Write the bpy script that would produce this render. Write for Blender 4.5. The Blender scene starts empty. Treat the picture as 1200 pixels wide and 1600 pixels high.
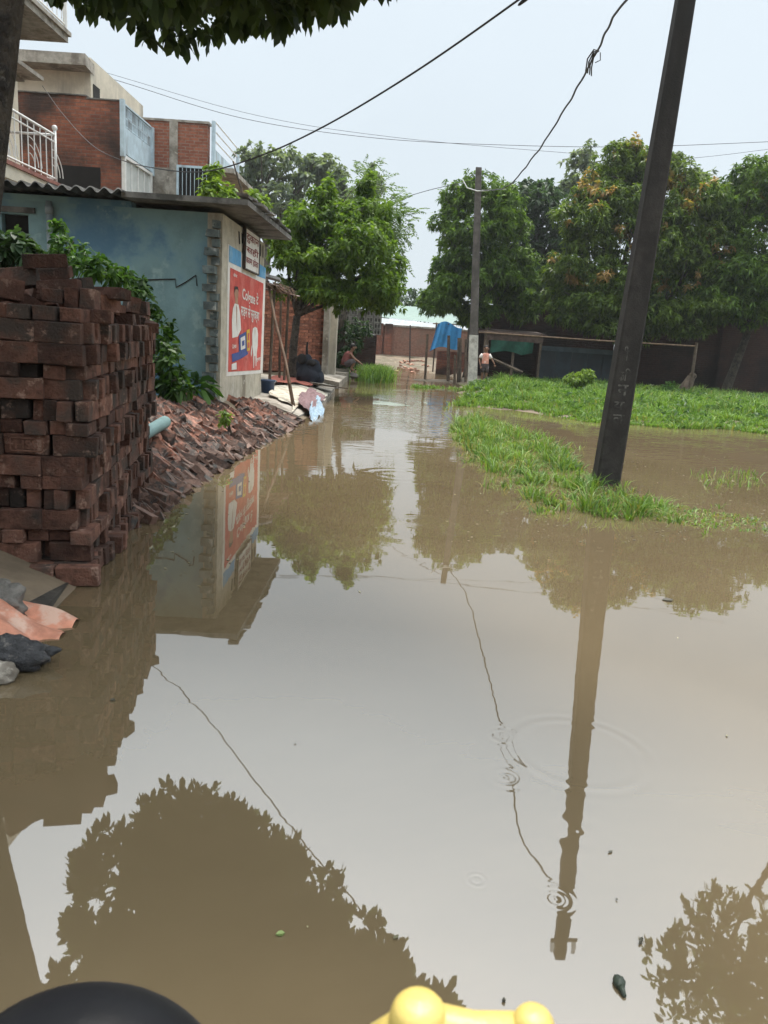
import bpy, bmesh, math, random
import numpy as np
from mathutils import Vector, Matrix, Euler

random.seed(7)
RNG = np.random.default_rng(11)
S = bpy.context.scene
C = S.collection
R = math.radians

# ------------------------------------------------------------------ camera
CAM_H, PITCH, ROLL, FPX = 1.4, R(12.8), R(3.8), 1200.0
_fw = Vector((0, math.cos(PITCH), -math.sin(PITCH)))
_up0 = Vector((0, math.sin(PITCH), math.cos(PITCH)))
_rt = Vector((1, 0, 0)) * math.cos(ROLL) + _up0 * math.sin(ROLL)
_up = _up0 * math.cos(ROLL) - Vector((1, 0, 0)) * math.sin(ROLL)
cd = bpy.data.cameras.new('camera')
cd.sensor_fit = 'VERTICAL'
cd.sensor_height = 36.0
cd.lens = 36.0 * FPX / 1600.0
cd.clip_start, cd.clip_end = 0.05, 3000
cd.dof.use_dof = True          # small phone lens focused down the lane
cd.dof.focus_distance = 11.0
cd.dof.aperture_fstop = 9.0
cam = bpy.data.objects.new('camera', cd)
C.objects.link(cam)
cam.matrix_world = Matrix(((_rt.x, _up.x, -_fw.x, 0), (_rt.y, _up.y, -_fw.y, 0), (_rt.z, _up.z, -_fw.z, CAM_H), (0, 0, 0, 1)))
S.camera = cam

# ------------------------------------------------------------------ world, sun, exposure
SUN_EL, SUN_AZ = R(66), R(12)          # azimuth from +Y towards +X
w = bpy.data.worlds.new('World')
S.world = w
w.use_nodes = True
nt = w.node_tree
nt.nodes.clear()
o_ = nt.nodes.new('ShaderNodeOutputWorld')
bg = nt.nodes.new('ShaderNodeBackground')
sky = nt.nodes.new('ShaderNodeTexSky')
sky.sky_type = 'NISHITA'
sky.sun_disc = False
sky.sun_elevation = SUN_EL
sky.sun_rotation = SUN_AZ
sky.dust_density = 6.0
sky.air_density = 1.0
sc_ = nt.nodes.new('ShaderNodeVectorMath'); sc_.operation = 'SCALE'; sc_.inputs['Scale'].default_value = 0.06
tc = nt.nodes.new('ShaderNodeTexCoord')
sx = nt.nodes.new('ShaderNodeSeparateXYZ')
rp = nt.nodes.new('ShaderNodeValToRGB')     # even cloud sheet, a little brighter overhead
rp.color_ramp.elements[0].position = 0.0
rp.color_ramp.elements[0].color = (0.392, 0.443, 0.480, 1)
rp.color_ramp.elements[1].position = 1.0
rp.color_ramp.elements[1].color = (1.95, 2.02, 2.04, 1)
e_ = rp.color_ramp.elements.new(0.36); e_.color = (0.415, 0.468, 0.505, 1)
e_ = rp.color_ramp.elements.new(0.50); e_.color = (0.82, 0.91, 0.97, 1)
e_ = rp.color_ramp.elements.new(0.70); e_.color = (1.35, 1.43, 1.48, 1)
noi = nt.nodes.new('ShaderNodeTexNoise'); noi.inputs['Scale'].default_value = 2.2; noi.inputs['Detail'].default_value = 4
mr = nt.nodes.new('ShaderNodeMapRange'); mr.inputs['To Min'].default_value = 0.93; mr.inputs['To Max'].default_value = 1.07
ml = nt.nodes.new('ShaderNodeVectorMath'); ml.operation = 'SCALE'
mx = nt.nodes.new('ShaderNodeMix'); mx.data_type = 'RGBA'; mx.inputs['Factor'].default_value = 0.85
L = nt.links.new
L(tc.outputs['Generated'], sx.inputs[0]); L(sx.outputs['Z'], rp.inputs['Fac'])
L(tc.outputs['Generated'], noi.inputs['Vector']); L(noi.outputs['Fac'], mr.inputs['Value'])
L(rp.outputs['Color'], ml.inputs[0]); L(mr.outputs[0], ml.inputs['Scale'])
L(sky.outputs['Color'], sc_.inputs[0])
L(sc_.outputs[0], mx.inputs['A']); L(ml.outputs[0], mx.inputs['B'])
L(mx.outputs['Result'], bg.inputs['Color'])
bg.inputs['Strength'].default_value = 1.0
L(bg.outputs[0], o_.inputs[0])

sl = bpy.data.lights.new('sun', 'SUN')
sl.energy = 2.3
sl.angle = R(12)
sl.color = (1.0, 0.95, 0.87)
so = bpy.data.objects.new('sun', sl)
C.objects.link(so)
so.location = (0, 0, 40)
_sd = Vector((math.sin(SUN_AZ) * math.cos(SUN_EL), math.cos(SUN_AZ) * math.cos(SUN_EL), math.sin(SUN_EL)))
so.rotation_euler = _sd.to_track_quat('Z', 'Y').to_euler()

S.view_settings.view_transform = 'Standard'
S.view_settings.look = 'None'
S.view_settings.exposure = 1.0
S.view_settings.gamma = 1.0
S.view_settings.use_curve_mapping = False
S.cycles.use_denoising = True
S.cycles.max_bounces = 5
S.cycles.diffuse_bounces = 3
S.cycles.glossy_bounces = 2
S.cycles.transmission_bounces = 3
S.cycles.volume_bounces = 0
S.cycles.use_adaptive_sampling = True
S.cycles.adaptive_threshold = 0.025
S.cycles.transparent_max_bounces = 6
S.cycles.caustics_reflective = False
S.cycles.caustics_refractive = False
S.cycles.sample_clamp_indirect = 4

# ------------------------------------------------------------------ helpers
def ray(px, py):
    return _fw + _rt * ((px - 600) / FPX) + _up * ((800 - py) / FPX)
def atY(px, py, Y):
    d = ray(px, py); return Vector((0, 0, CAM_H)) + d * (Y / d.y)
def atX(px, py, X):
    d = ray(px, py); return Vector((0, 0, CAM_H)) + d * (X / d.x)
def atZ(px, py, z=0.0):
    d = ray(px, py); return Vector((0, 0, CAM_H)) + d * ((z - CAM_H) / d.z)

def tag(o, label=None, cat=None, group=None, kind=None):
    if label: o['label'] = label
    if cat: o['category'] = cat
    if group: o['group'] = group
    if kind: o['kind'] = kind
    return o

def empty(name, loc, label, cat, group=None, rz=0):
    o = bpy.data.objects.new(name, None)
    o.empty_display_size = 0.2
    C.objects.link(o)
    o.location = loc
    o.rotation_euler = (0, 0, rz)
    return tag(o, label, cat, group)

def root_loc(p):
    while p.parent: p = p.parent
    return Vector(p.location)

class MB:
    def __init__(s):
        s.v = []; s.f = []; s.mi = []
    def add(s, vs, fs, mi=0):
        b = len(s.v)
        s.v += [tuple(v) for v in vs]
        s.f += [tuple(i + b for i in f) for f in fs]
        s.mi += [mi] * len(fs)
        return s
    def box(s, c, d, rot=None, mi=0, jit=0.0):
        x, y, z = d[0] / 2, d[1] / 2, d[2] / 2
        vs = [Vector(p) for p in ((-x, -y, -z), (x, -y, -z), (x, y, -z), (-x, y, -z), (-x, -y, z), (x, -y, z), (x, y, z), (-x, y, z))]
        if jit: vs = [v + Vector([random.uniform(-jit, jit) for _ in range(3)]) for v in vs]
        if rot is not None:
            m = rot if isinstance(rot, Matrix) else Euler(rot).to_matrix()
            vs = [m @ v for v in vs]
        c = Vector(c)
        return s.add([v + c for v in vs], [(0, 3, 2, 1), (4, 5, 6, 7), (0, 1, 5, 4), (1, 2, 6, 5), (2, 3, 7, 6), (3, 0, 4, 7)], mi)
    def bb(s, x0, x1, y0, y1, z0, z1, mi=0):
        return s.box(((x0 + x1) / 2, (y0 + y1) / 2, (z0 + z1) / 2), (x1 - x0, y1 - y0, z1 - z0), None, mi)
    def tube(s, path, rad, n=8, mi=0, cap=True, flat=1.0):
        path = [Vector(p) for p in path]
        if not hasattr(rad, '__len__'): rad = [rad] * len(path)
        rings = []
        prev = None
        vs = []
        for i, p in enumerate(path):
            t = (path[min(i + 1, len(path) - 1)] - path[max(i - 1, 0)]).normalized()
            if prev is None:
                a = Vector((0, 0, 1)) if abs(t.z) < .9 else Vector((1, 0, 0))
                u = t.cross(a).normalized()
            else:
                u = (prev - t * prev.dot(t)).normalized()
            prev = u
            w_ = t.cross(u)
            for k in range(n):
                an = 2 * math.pi * k / n
                vs.append(p + (u * math.cos(an) + w_ * math.sin(an) * flat) * rad[i])
        fs = []
        m = len(path)
        for i in range(m - 1):
            for k in range(n):
                fs.append((i * n + k, i * n + (k + 1) % n, (i + 1) * n + (k + 1) % n, (i + 1) * n + k))
        if cap:
            fs.append(tuple(range(n - 1, -1, -1))); fs.append(tuple((m - 1) * n + k for k in range(n)))
        return s.add(vs, fs, mi)
    def prism(s, poly, z0, z1, mi=0):
        n = len(poly)
        vs = [(p[0], p[1], z0) for p in poly] + [(p[0], p[1], z1) for p in poly]
        fs = [tuple(range(n - 1, -1, -1)), tuple(range(n, 2 * n))] + [(i, (i + 1) % n, n + (i + 1) % n, n + i) for i in range(n)]
        return s.add(vs, fs, mi)
    def grid(s, fn, nu, nv, mi=0):
        vs = [fn(i / nu, j / nv) for j in range(nv + 1) for i in range(nu + 1)]
        fs = [(j * (nu + 1) + i, j * (nu + 1) + i + 1, (j + 1) * (nu + 1) + i + 1, (j + 1) * (nu + 1) + i) for j in range(nv) for i in range(nu)]
        return s.add(vs, fs, mi)
    def ball(s, c, r, nu=14, nv=9, mi=0, lump=0.0):
        c = Vector(c)
        if not hasattr(r, '__len__'): r = (r, r, r)
        ph = [random.uniform(0, 6.28) for _ in range(6)]
        vs = []
        for j in range(nv + 1):
            th = math.pi * j / nv
            for i in range(nu):
                a = 2 * math.pi * i / nu
                d = Vector((math.sin(th) * math.cos(a), math.sin(th) * math.sin(a), math.cos(th)))
                k = 1 + lump * (math.sin(3 * d.x + ph[0]) * math.sin(4 * d.y + ph[1]) + .6 * math.sin(7 * d.z + ph[2] + 5 * d.x) * math.sin(6 * d.y + ph[3]))
                vs.append(c + Vector((d.x * r[0], d.y * r[1], d.z * r[2])) * k)
        fs = [(j * nu + i, (j + 1) * nu + i, (j + 1) * nu + (i + 1) % nu, j * nu + (i + 1) % nu) for j in range(nv) for i in range(nu)]
        return s.add(vs, fs, mi)
    def build(s, name, mat, parent=None, smooth=False, uv=True, origin=None):
        off = root_loc(parent) if parent else (Vector(origin) if origin else Vector((0, 0, 0)))
        vs = [(v[0] - off.x, v[1] - off.y, v[2] - off.z) for v in s.v]
        me = bpy.data.meshes.new(name)
        me.from_pydata(vs, [], s.f)
        mats = mat if isinstance(mat, (list, tuple)) else [mat]
        for m in mats: me.materials.append(m)
        if len(mats) > 1: me.polygons.foreach_set('material_index', s.mi)
        if smooth: me.polygons.foreach_set('use_smooth', [True] * len(me.polygons))
        me.validate(); me.update()
        if uv: box_uv(me)
        o = bpy.data.objects.new(name, me)
        C.objects.link(o)
        if parent: o.parent = parent
        elif origin: o.location = off
        return o

def box_uv(me):
    nl = len(me.loops)
    if nl == 0: return
    co = np.empty(len(me.vertices) * 3); me.vertices.foreach_get('co', co); co = co.reshape(-1, 3)
    li = np.empty(nl, int); me.loops.foreach_get('vertex_index', li)
    npoly = len(me.polygons)
    no = np.empty(npoly * 3); me.polygons.foreach_get('normal', no); no = no.reshape(-1, 3)
    lt = np.empty(npoly, int); me.polygons.foreach_get('loop_total', lt)
    pn = np.repeat(np.abs(no), lt, axis=0)
    ax = pn.argmax(1)
    p = co[li]
    u = np.where(ax == 0, p[:, 1], p[:, 0]); v = np.where(ax == 2, p[:, 1], p[:, 2])
    lay = me.uv_layers.new(name='UVMap')
    lay.data.foreach_set('uv', np.stack([u, v], 1).astype(np.float32).ravel())

def np_mesh(name, V, quads_or_tris, mat, parent=None, attrs=None, origin=None):
    """V (n,3) world coordinates, faces (m,k) all the same size."""
    off = np.array(root_loc(parent)) if parent else (np.array(origin) if origin is not None else np.zeros(3))
    V = V - off
    F = np.asarray(quads_or_tris)
    me = bpy.data.meshes.new(name)
    me.vertices.add(len(V)); me.vertices.foreach_set('co', V.astype(np.float32).ravel())
    m, k = F.shape
    me.loops.add(m * k); me.loops.foreach_set('vertex_index', F.astype(np.int32).ravel())
    me.polygons.add(m)
    me.polygons.foreach_set('loop_start', (np.arange(m) * k).astype(np.int32))
    me.polygons.foreach_set('loop_total', np.full(m, k, np.int32))
    if attrs:
        for an, av in attrs.items():
            a = me.attributes.new(an, 'FLOAT', 'POINT'); a.data.foreach_set('value', av.astype(np.float32))
    me.materials.append(mat)
    me.update(calc_edges=True)
    o = bpy.data.objects.new(name, me); C.objects.link(o)
    if parent: o.parent = parent
    elif origin is not None: o.location = Vector(origin)
    return o

# ------------------------------------------------------------------ materials
def new_mat(name):
    m = bpy.data.materials.new(name); m.use_nodes = True
    n = m.node_tree
    b = n.nodes['Principled BSDF']
    return m, n, b, n.links.new
def node(n, t, **kw):
    x = n.nodes.new(t)
    for k, v in kw.items():
        if hasattr(x, k) and k not in x.inputs: setattr(x, k, v)
        else: x.inputs[k].default_value = v
    return x
def rgba(c): return (c[0], c[1], c[2], 1)
def mixc(n, L, fac, a, b, mode='MIX'):
    x = n.nodes.new('ShaderNodeMix'); x.data_type = 'RGBA'; x.blend_type = mode
    for s_, v in (('Factor', fac), ('A', a), ('B', b)):
        if hasattr(v, 'is_linked') or hasattr(v, 'links'): L(v, x.inputs[s_])
        else: x.inputs[s_].default_value = v if s_ == 'Factor' else rgba(v)
    return x.outputs['Result']
def ramp(n, L, src, p0, p1, inv=False):
    x = n.nodes.new('ShaderNodeMapRange'); x.interpolation_type = 'SMOOTHSTEP'
    x.inputs['From Min'].default_value = p0; x.inputs['From Max'].default_value = p1
    if inv: x.inputs['To Min'].default_value = 1; x.inputs['To Max'].default_value = 0
    L(src, x.inputs['Value']); return x.outputs[0]

def M(name, col, rough=.85, var=.3, scale=5.0, bump=.25, bscale=45.0, spec=.35, metal=0.0, stain=None, stain_scale=1.3, stain_at=(.5, .62), stain2=None, rnd=0.0, streak=False, bdist=.02):
    m, n, b, L = new_mat(name)
    tc = n.nodes.new('ShaderNodeTexCoord')
    oi = n.nodes.new('ShaderNodeObjectInfo')
    ad = n.nodes.new('ShaderNodeVectorMath'); ad.operation = 'ADD'
    sc = n.nodes.new('ShaderNodeMath'); sc.operation = 'MULTIPLY'; sc.inputs[1].default_value = 37.0
    L(oi.outputs['Random'], sc.inputs[0])
    L(tc.outputs['Object'], ad.inputs[0]); L(sc.outputs[0], ad.inputs[1])
    co = ad.outputs[0]
    t1 = node(n, 'ShaderNodeTexNoise', Scale=scale, Detail=6.0, Roughness=.65); L(co, t1.inputs['Vector'])
    c0 = [min(1, x * (1 - var)) for x in col]; c1 = [min(1, x * (1 + var)) for x in col]
    out = mixc(n, L, ramp(n, L, t1.outputs['Fac'], .3, .7), c0, c1)
    if stain:
        t2 = node(n, 'ShaderNodeTexNoise', Scale=stain_scale, Detail=7.0, Roughness=.62)
        if streak:
            mp = n.nodes.new('ShaderNodeMapping'); mp.inputs['Scale'].default_value = (1, 1, .22); L(co, mp.inputs[0]); L(mp.outputs[0], t2.inputs['Vector'])
        else: L(co, t2.inputs['Vector'])
        out = mixc(n, L, ramp(n, L, t2.outputs['Fac'], *stain_at), out, stain)
    if stain2:
        t3 = node(n, 'ShaderNodeTexNoise', Scale=stain_scale * 2.7, Detail=6.0, Roughness=.7); L(co, t3.inputs['Vector'])
        out = mixc(n, L, ramp(n, L, t3.outputs['Fac'], .56, .66), out, stain2)
    if rnd:
        ge = n.nodes.new('ShaderNodeNewGeometry')
        s2 = n.nodes.new('ShaderNodeMath'); s2.operation = 'ADD'; L(oi.outputs['Random'], s2.inputs[0]); L(ge.outputs['Random Per Island'], s2.inputs[1])
        fr = n.nodes.new('ShaderNodeMath'); fr.operation = 'FRACT'; L(s2.outputs[0], fr.inputs[0])
        mr = n.nodes.new('ShaderNodeMapRange'); mr.inputs['To Min'].default_value = 1 - rnd; mr.inputs['To Max'].default_value = 1 + rnd; L(fr.outputs[0], mr.inputs['Value'])
        vm = n.nodes.new('ShaderNodeVectorMath'); vm.operation = 'SCALE'; L(out, vm.inputs[0]); L(mr.outputs[0], vm.inputs['Scale']); out = vm.outputs[0]
    L(out, b.inputs['Base Color'])
    b.inputs['Roughness'].default_value = rough
    b.inputs['Metallic'].default_value = metal
    b.inputs['Specular IOR Level'].default_value = spec
    if bump:
        t4 = node(n, 'ShaderNodeTexNoise', Scale=bscale, Detail=5.0, Roughness=.6); L(co, t4.inputs['Vector'])
        bp = n.nodes.new('ShaderNodeBump'); bp.inputs['Strength'].default_value = bump; bp.inputs['Distance'].default_value = bdist
        L(t4.outputs['Fac'], bp.inputs['Height']); L(bp.outputs[0], b.inputs['Normal'])
    return m

def brick_mat(name, c1, c2, mortar, dark=None, bw=.24, bh=.08, dark_at=(.45, .62)):
    m, n, b, L = new_mat(name)
    uv = n.nodes.new('ShaderNodeTexCoord')
    nz = node(n, 'ShaderNodeTexNoise', Scale=3.0, Detail=3.0); L(uv.outputs['UV'], nz.inputs['Vector'])
    wob = n.nodes.new('ShaderNodeVectorMath'); wob.operation = 'SCALE'; wob.inputs['Scale'].default_value = .012
    L(nz.outputs['Color'], wob.inputs[0])
    ad = n.nodes.new('ShaderNodeVectorMath'); ad.operation = 'ADD'; L(uv.outputs['UV'], ad.inputs[0]); L(wob.outputs[0], ad.inputs[1])
    bt = node(n, 'ShaderNodeTexBrick'); L(ad.outputs[0], bt.inputs['Vector'])
    bt.inputs['Scale'].default_value = 1.0; bt.inputs['Brick Width'].default_value = bw; bt.inputs['Row Height'].default_value = bh
    bt.inputs['Mortar Size'].default_value = .011; bt.inputs['Mortar Smooth'].default_value = .3; bt.inputs['Bias'].default_value = 0
    bt.inputs['Color1'].default_value = rgba(c1); bt.inputs['Color2'].default_value = rgba(c2); bt.inputs['Mortar'].default_value = rgba(mortar)
    out = bt.outputs['Color']
    t1 = node(n, 'ShaderNodeTexNoise', Scale=9.0, Detail=7.0, Roughness=.7); L(uv.outputs['UV'], t1.inputs['Vector'])
    out = mixc(n, L, ramp(n, L, t1.outputs['Fac'], .35, .75), out, [x * .55 for x in c1])
    if dark:
        t2 = node(n, 'ShaderNodeTexNoise', Scale=.7, Detail=6.0, Roughness=.6); L(uv.outputs['Object'], t2.inputs['Vector'])
        out = mixc(n, L, ramp(n, L, t2.outputs['Fac'], *dark_at), out, dark)
    L(out, b.inputs['Base Color']); b.inputs['Roughness'].default_value = .92; b.inputs['Specular IOR Level'].default_value = .2
    bp = n.nodes.new('ShaderNodeBump'); bp.inputs['Strength'].default_value = .7; bp.inputs['Distance'].default_value = .02; bp.invert = True
    hs = n.nodes.new('ShaderNodeMath'); hs.operation = 'ADD'; L(bt.outputs['Fac'], hs.inputs[0]); L(t1.outputs['Fac'], hs.inputs[1])
    L(hs.outputs[0], bp.inputs['Height']); L(bp.outputs[0], b.inputs['Normal'])
    return m

def leaf_mat(name, dark, light, young=(.30, .15, .06), trans=.45, rough=.5, clump=1.2):
    m, n, b, L = new_mat(name)
    ge = n.nodes.new('ShaderNodeNewGeometry'); tc = n.nodes.new('ShaderNodeTexCoord')
    t1 = node(n, 'ShaderNodeTexNoise', Scale=clump, Detail=3.0); L(tc.outputs['Object'], t1.inputs['Vector'])
    mm = n.nodes.new('ShaderNodeMath'); mm.operation = 'MULTIPLY_ADD'; mm.inputs[1].default_value = .45
    L(ge.outputs['Random Per Island'], mm.inputs[0])
    s1 = n.nodes.new('ShaderNodeMath'); s1.operation = 'MULTIPLY'; s1.inputs[1].default_value = .8; L(t1.outputs['Fac'], s1.inputs[0])
    L(s1.outputs[0], mm.inputs[2])
    out = mixc(n, L, ramp(n, L, mm.outputs[0], .25, 1.0), dark, light)
    at = n.nodes.new('ShaderNodeAttribute'); at.attribute_name = 'tint'
    out = mixc(n, L, at.outputs['Fac'], out, young)
    L(out, b.inputs['Base Color']); b.inputs['Roughness'].default_value = rough; b.inputs['Specular IOR Level'].default_value = .25
    tr = n.nodes.new('ShaderNodeBsdfTranslucent')
    t_c = mixc(n, L, 1.0, out, (1.25, 1.25, .55), 'MULTIPLY'); L(t_c, tr.inputs['Color'])
    ms = n.nodes.new('ShaderNodeMixShader'); ms.inputs[0].default_value = trans
    L(b.outputs[0], ms.inputs[1]); L(tr.outputs[0], ms.inputs[2])
    L(ms.outputs[0], n.nodes['Material Output'].inputs['Surface'])
    return m

BRICK = M('brick_clay', (.128, .060, .041), rough=.92, var=.45, scale=14, bump=.8, bscale=70, stain=(.048, .036, .029), stain_scale=3.5, stain_at=(.44, .62), stain2=(.26, .165, .125), rnd=.5)
FRAG = M('broken_brick', (.25, .115, .078), rough=.75, var=.4, scale=14, bump=.6, bscale=60, stain=(.075, .062, .055), stain_scale=6, stain_at=(.44, .6), stain2=(.27, .2, .16), rnd=.45)
FRAGWET = M('wet_broken_brick', (.135, .080, .060), rough=.6, var=.4, scale=14, bump=.5, bscale=60, stain=(.05, .048, .045), stain_scale=6, stain2=(.14, .105, .085), rnd=.5, spec=.3)
SOIL = M('soil', (.12, .088, .058), rough=.95, var=.35, scale=4, bump=.6, bscale=25, stain=(.075, .06, .042), stain_scale=2)
CONC = M('concrete', (.30, .275, .235), rough=.92, var=.22, scale=6, bump=.3, stain=(.15, .13, .105), stain_scale=2.2, stain_at=(.46, .66), stain2=(.36, .33, .28))
CONCD = M('weathered_concrete', (.14, .135, .125), rough=.92, var=.3, scale=6, bump=.35, stain=(.06, .058, .052), stain_scale=2.2)
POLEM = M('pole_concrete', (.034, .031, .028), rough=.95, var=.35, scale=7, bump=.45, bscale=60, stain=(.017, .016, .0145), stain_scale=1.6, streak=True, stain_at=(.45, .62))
TEAL = M('teal_limewash', (.175, .275, .285), rough=.93, var=.18, scale=1.6, bump=.2, bscale=35, stain=(.085, .165, .235), stain_scale=.8, stain_at=(.46, .60), stain2=(.235, .33, .325))
CREAM = M('cream_plaster', (.55, .50, .40), rough=.9, var=.12, scale=3, bump=.15, stain=(.34, .31, .26), stain_scale=1.2, streak=True, stain_at=(.52, .7))
PLAST = M('grimy_plaster', (.42, .385, .31), rough=.92, var=.2, scale=5, bump=.3, stain=(.20, .17, .125), stain_scale=1.8, streak=True, stain_at=(.5, .68), stain2=(.5, .47, .4))
WHITE = M('white_paint', (.72, .72, .70), rough=.6, var=.1, scale=8, bump=.08, stain=(.5, .47, .42), stain_scale=4, stain_at=(.56, .7))
PALEBLUE = M('pale_blue_paint', (.42, .52, .58), rough=.8, var=.15, scale=4, bump=.12, stain=(.27, .31, .33), stain_scale=2, streak=True)
POSTRED = M('poster_red', (.50, .075, .06), rough=.75, var=.2, scale=5, bump=.08, stain=(.55, .16, .13), stain_scale=2.5, stain_at=(.45, .7), stain2=(.40, .07, .055))
POSTWHITE = M('poster_white', (.68, .66, .62), rough=.75, var=.1, scale=6, bump=.05, stain=(.5, .45, .38), stain_scale=3, stain_at=(.54, .7))
POSTBLUE = M('poster_blue', (.10, .30, .52), rough=.7, var=.15, scale=5, bump=.05, stain=(.2, .38, .55), stain_scale=3)
POSTNAVY = M('poster_navy', (.05, .08, .24), rough=.7, var=.2, scale=9, bump=0)
POSTYEL = M('poster_yellow', (.62, .42, .06), rough=.7, var=.2, scale=9, bump=0)
SKINPRINT = M('poster_skin', (.36, .20, .13), rough=.7, var=.15, scale=9, bump=0)
BLACKP = M('black_paint', (.025, .022, .02), rough=.7, var=.3, scale=8, bump=0)
TIN = M('rusty_tin', (.16, .12, .10), rough=.7, var=.35, scale=5, bump=.2, stain=(.15, .06, .035), stain_scale=3)
ASB = M('cement_sheet', (.18, .175, .165), rough=.92, var=.25, scale=7, bump=.3, stain=(.055, .055, .05), stain_scale=2.0, stain_at=(.4, .6))
TINL = M('pale_tin_sheet', (.20, .22, .23), rough=.5, var=.12, scale=4, bump=.05, stain=(.38, .40, .40), stain_scale=2)
TINGREEN = M('pale_green_sheet', (.115, .18, .155), rough=.55, var=.12, scale=4, bump=.05)
METALW = M('white_metal', (.66, .66, .64), rough=.45, var=.08, scale=9, bump=0, stain=(.42, .36, .30), stain_scale=7, stain_at=(.6, .72))
IRON = M('dark_iron', (.04, .036, .034), rough=.7, var=.3, scale=9, bump=.1, stain=(.09, .05, .035), stain_scale=8)
PIPEG = M('grey_pipe', (.20, .23, .24), rough=.6, var=.15, scale=6, bump=.05)
PIPET = M('teal_pipe', (.15, .24, .24), rough=.5, var=.15, scale=6, bump=.05)
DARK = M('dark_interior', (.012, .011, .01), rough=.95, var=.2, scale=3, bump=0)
BAMBOO = M('old_bamboo', (.13, .085, .055), rough=.8, var=.35, scale=9, bump=.3)
WOOD = M('old_wood', (.10, .075, .055), rough=.9, var=.35, scale=9, bump=.4, stain=(.05, .04, .03), stain_scale=5, streak=True)
BARK = M('bark', (.060, .050, .040), rough=.95, var=.45, scale=9, bump=1.0, bscale=16, bdist=.08, stain=(.025, .022, .02), stain_scale=8, stain2=(.11, .10, .085))
BARKL = M('pale_bark', (.085, .07, .055), rough=.95, var=.4, scale=9, bump=.7, bscale=28, stain=(.035, .03, .025), stain_scale=7)
TARP = M('blue_tarpaulin', (.05, .27, .58), rough=.45, var=.15, scale=4, bump=.15, bscale=14)
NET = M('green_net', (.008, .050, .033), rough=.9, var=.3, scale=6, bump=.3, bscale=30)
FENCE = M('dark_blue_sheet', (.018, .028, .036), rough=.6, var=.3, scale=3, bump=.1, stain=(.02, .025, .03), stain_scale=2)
BRW_OLD = brick_mat('old_brickwork', (.33, .125, .075), (.17, .06, .042), (.15, .115, .095), dark=(.05, .035, .03), dark_at=(.42, .64))
BRW_NEW = brick_mat('brickwork', (.34, .125, .075), (.21, .075, .05), (.24, .20, .165), dark=(.12, .07, .05), dark_at=(.55, .75))
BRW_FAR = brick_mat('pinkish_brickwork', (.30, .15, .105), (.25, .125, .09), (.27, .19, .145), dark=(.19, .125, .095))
BRW_DARK = brick_mat('dark_brickwork', (.060, .031, .025), (.042, .025, .021), (.045, .037, .032), dark=(.022, .018, .016))  # brick and mortar tones all set very dark
SKIN = M('skin', (.20, .105, .065), rough=.55, var=.08, scale=12, bump=0)
HAIR = M('hair', (.012, .010, .009), rough=.6, var=.2, scale=20, bump=.3)
L_MANGO = leaf_mat('mango_leaf', (.026, .062, .014), (.135, .23, .038))
L_MANGO2 = leaf_mat('mango_leaf_young', (.028, .058, .016), (.14, .21, .038), young=(.45, .25, .11))
L_DARK = leaf_mat('dark_leaf', (.018, .040, .020), (.050, .095, .040))
L_MID = leaf_mat('roadside_leaf', (.036, .080, .016), (.145, .235, .036), trans=.5)
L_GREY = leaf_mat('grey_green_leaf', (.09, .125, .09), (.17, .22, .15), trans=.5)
L_NEAR = leaf_mat('near_leaf', (.030, .052, .026), (.075, .115, .045), trans=.45, clump=2.5)
L_SHRUB = leaf_mat('shrub_leaf', (.020, .060, .014), (.085, .175, .035), clump=4)
L_LIME = leaf_mat('lime_leaf', (.07, .13, .02), (.20, .30, .05), clump=4)
L_GRASS = leaf_mat('grass_blade', (.045, .105, .018), (.20, .33, .07), young=(.27, .25, .08), trans=.35, rough=.5, clump=1.5)
# ------------------------------------------------------------------ terrain and water
_EY = [-60, -5, 2.0, 2.8, 3.9, 5, 5.84, 7.87, 9.71, 12.1, 12.7, 18.6, 22, 26, 29, 33, 40, 60, 200]
_EX = [-2.6, -2.6, -1.9, -1.55, -1.62, -1.85, -1.83, -1.83, -1.69, -1.55, -1.42, -1.42, -1.5, -1.58, -1.6, -.9, -.6, -.6, -.6]
_RY = [10, 15.9, 17, 20, 24, 27, 29, 34, 40]
_RX = [3, 1.35, 1.35, 1.75, 2.15, 2.3, 2.3, 2.4, 2.6]
_ph = RNG.uniform(0, 6.28, 12)
def wob(x, y, k=1.0):
    return (np.sin(1.7 * k * x + _ph[0] + 1.1 * k * y) * np.sin(1.3 * k * y + _ph[1] - .6 * k * x) + .6 * np.sin(3.9 * k * x + _ph[2]) * np.sin(3.3 * k * y + _ph[3])
            + .35 * np.sin(8.1 * k * x + 2 * k * y + _ph[4]) * np.sin(7.3 * k * y - 3 * k * x + _ph[5])) / 1.95
def terrain(x, y):
    x = np.asarray(x, float); y = np.asarray(y, float)
    wb = wob(x, y)
    hl = np.clip((np.interp(y, _EY, _EX) + .07 * wb - x) * .45, -.3, np.interp(y, [11.2, 12.4, 20.5, 22], [.4, .12, .12, .3]))
    hr = np.clip(np.minimum((y - np.interp(x, [2.7, 3.9], [17.5, 15.9]) + .5 * wb) * .06, (x - np.interp(y, _RY, _RX) + .25 * wb) * .3), -.3, .2)
    hr = hr - .24 * np.exp(-((y - 20.6 - .5 * wb) / .75) ** 2) * np.clip((4.6 - x) / 1.0, 0, 1)
    hf = np.clip((y - 37.5 + 1.2 * wb) * .07, -.3, .45)
    sp = .045 * np.exp(-((y - 27.6 - .25 * x + .4 * wb) / .8) ** 2) * np.clip((x - .3) / 1.2, 0, 1) - .015
    h = np.maximum(np.maximum(hl, hr), np.maximum(hf, np.where((x > 0) & (x < 4), sp, -.3)))
    return np.maximum(h, -.25) + .02 * wb * (h > .03)
def tz(x, y): return float(terrain(np.array([x]), np.array([y]))[0])

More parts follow.
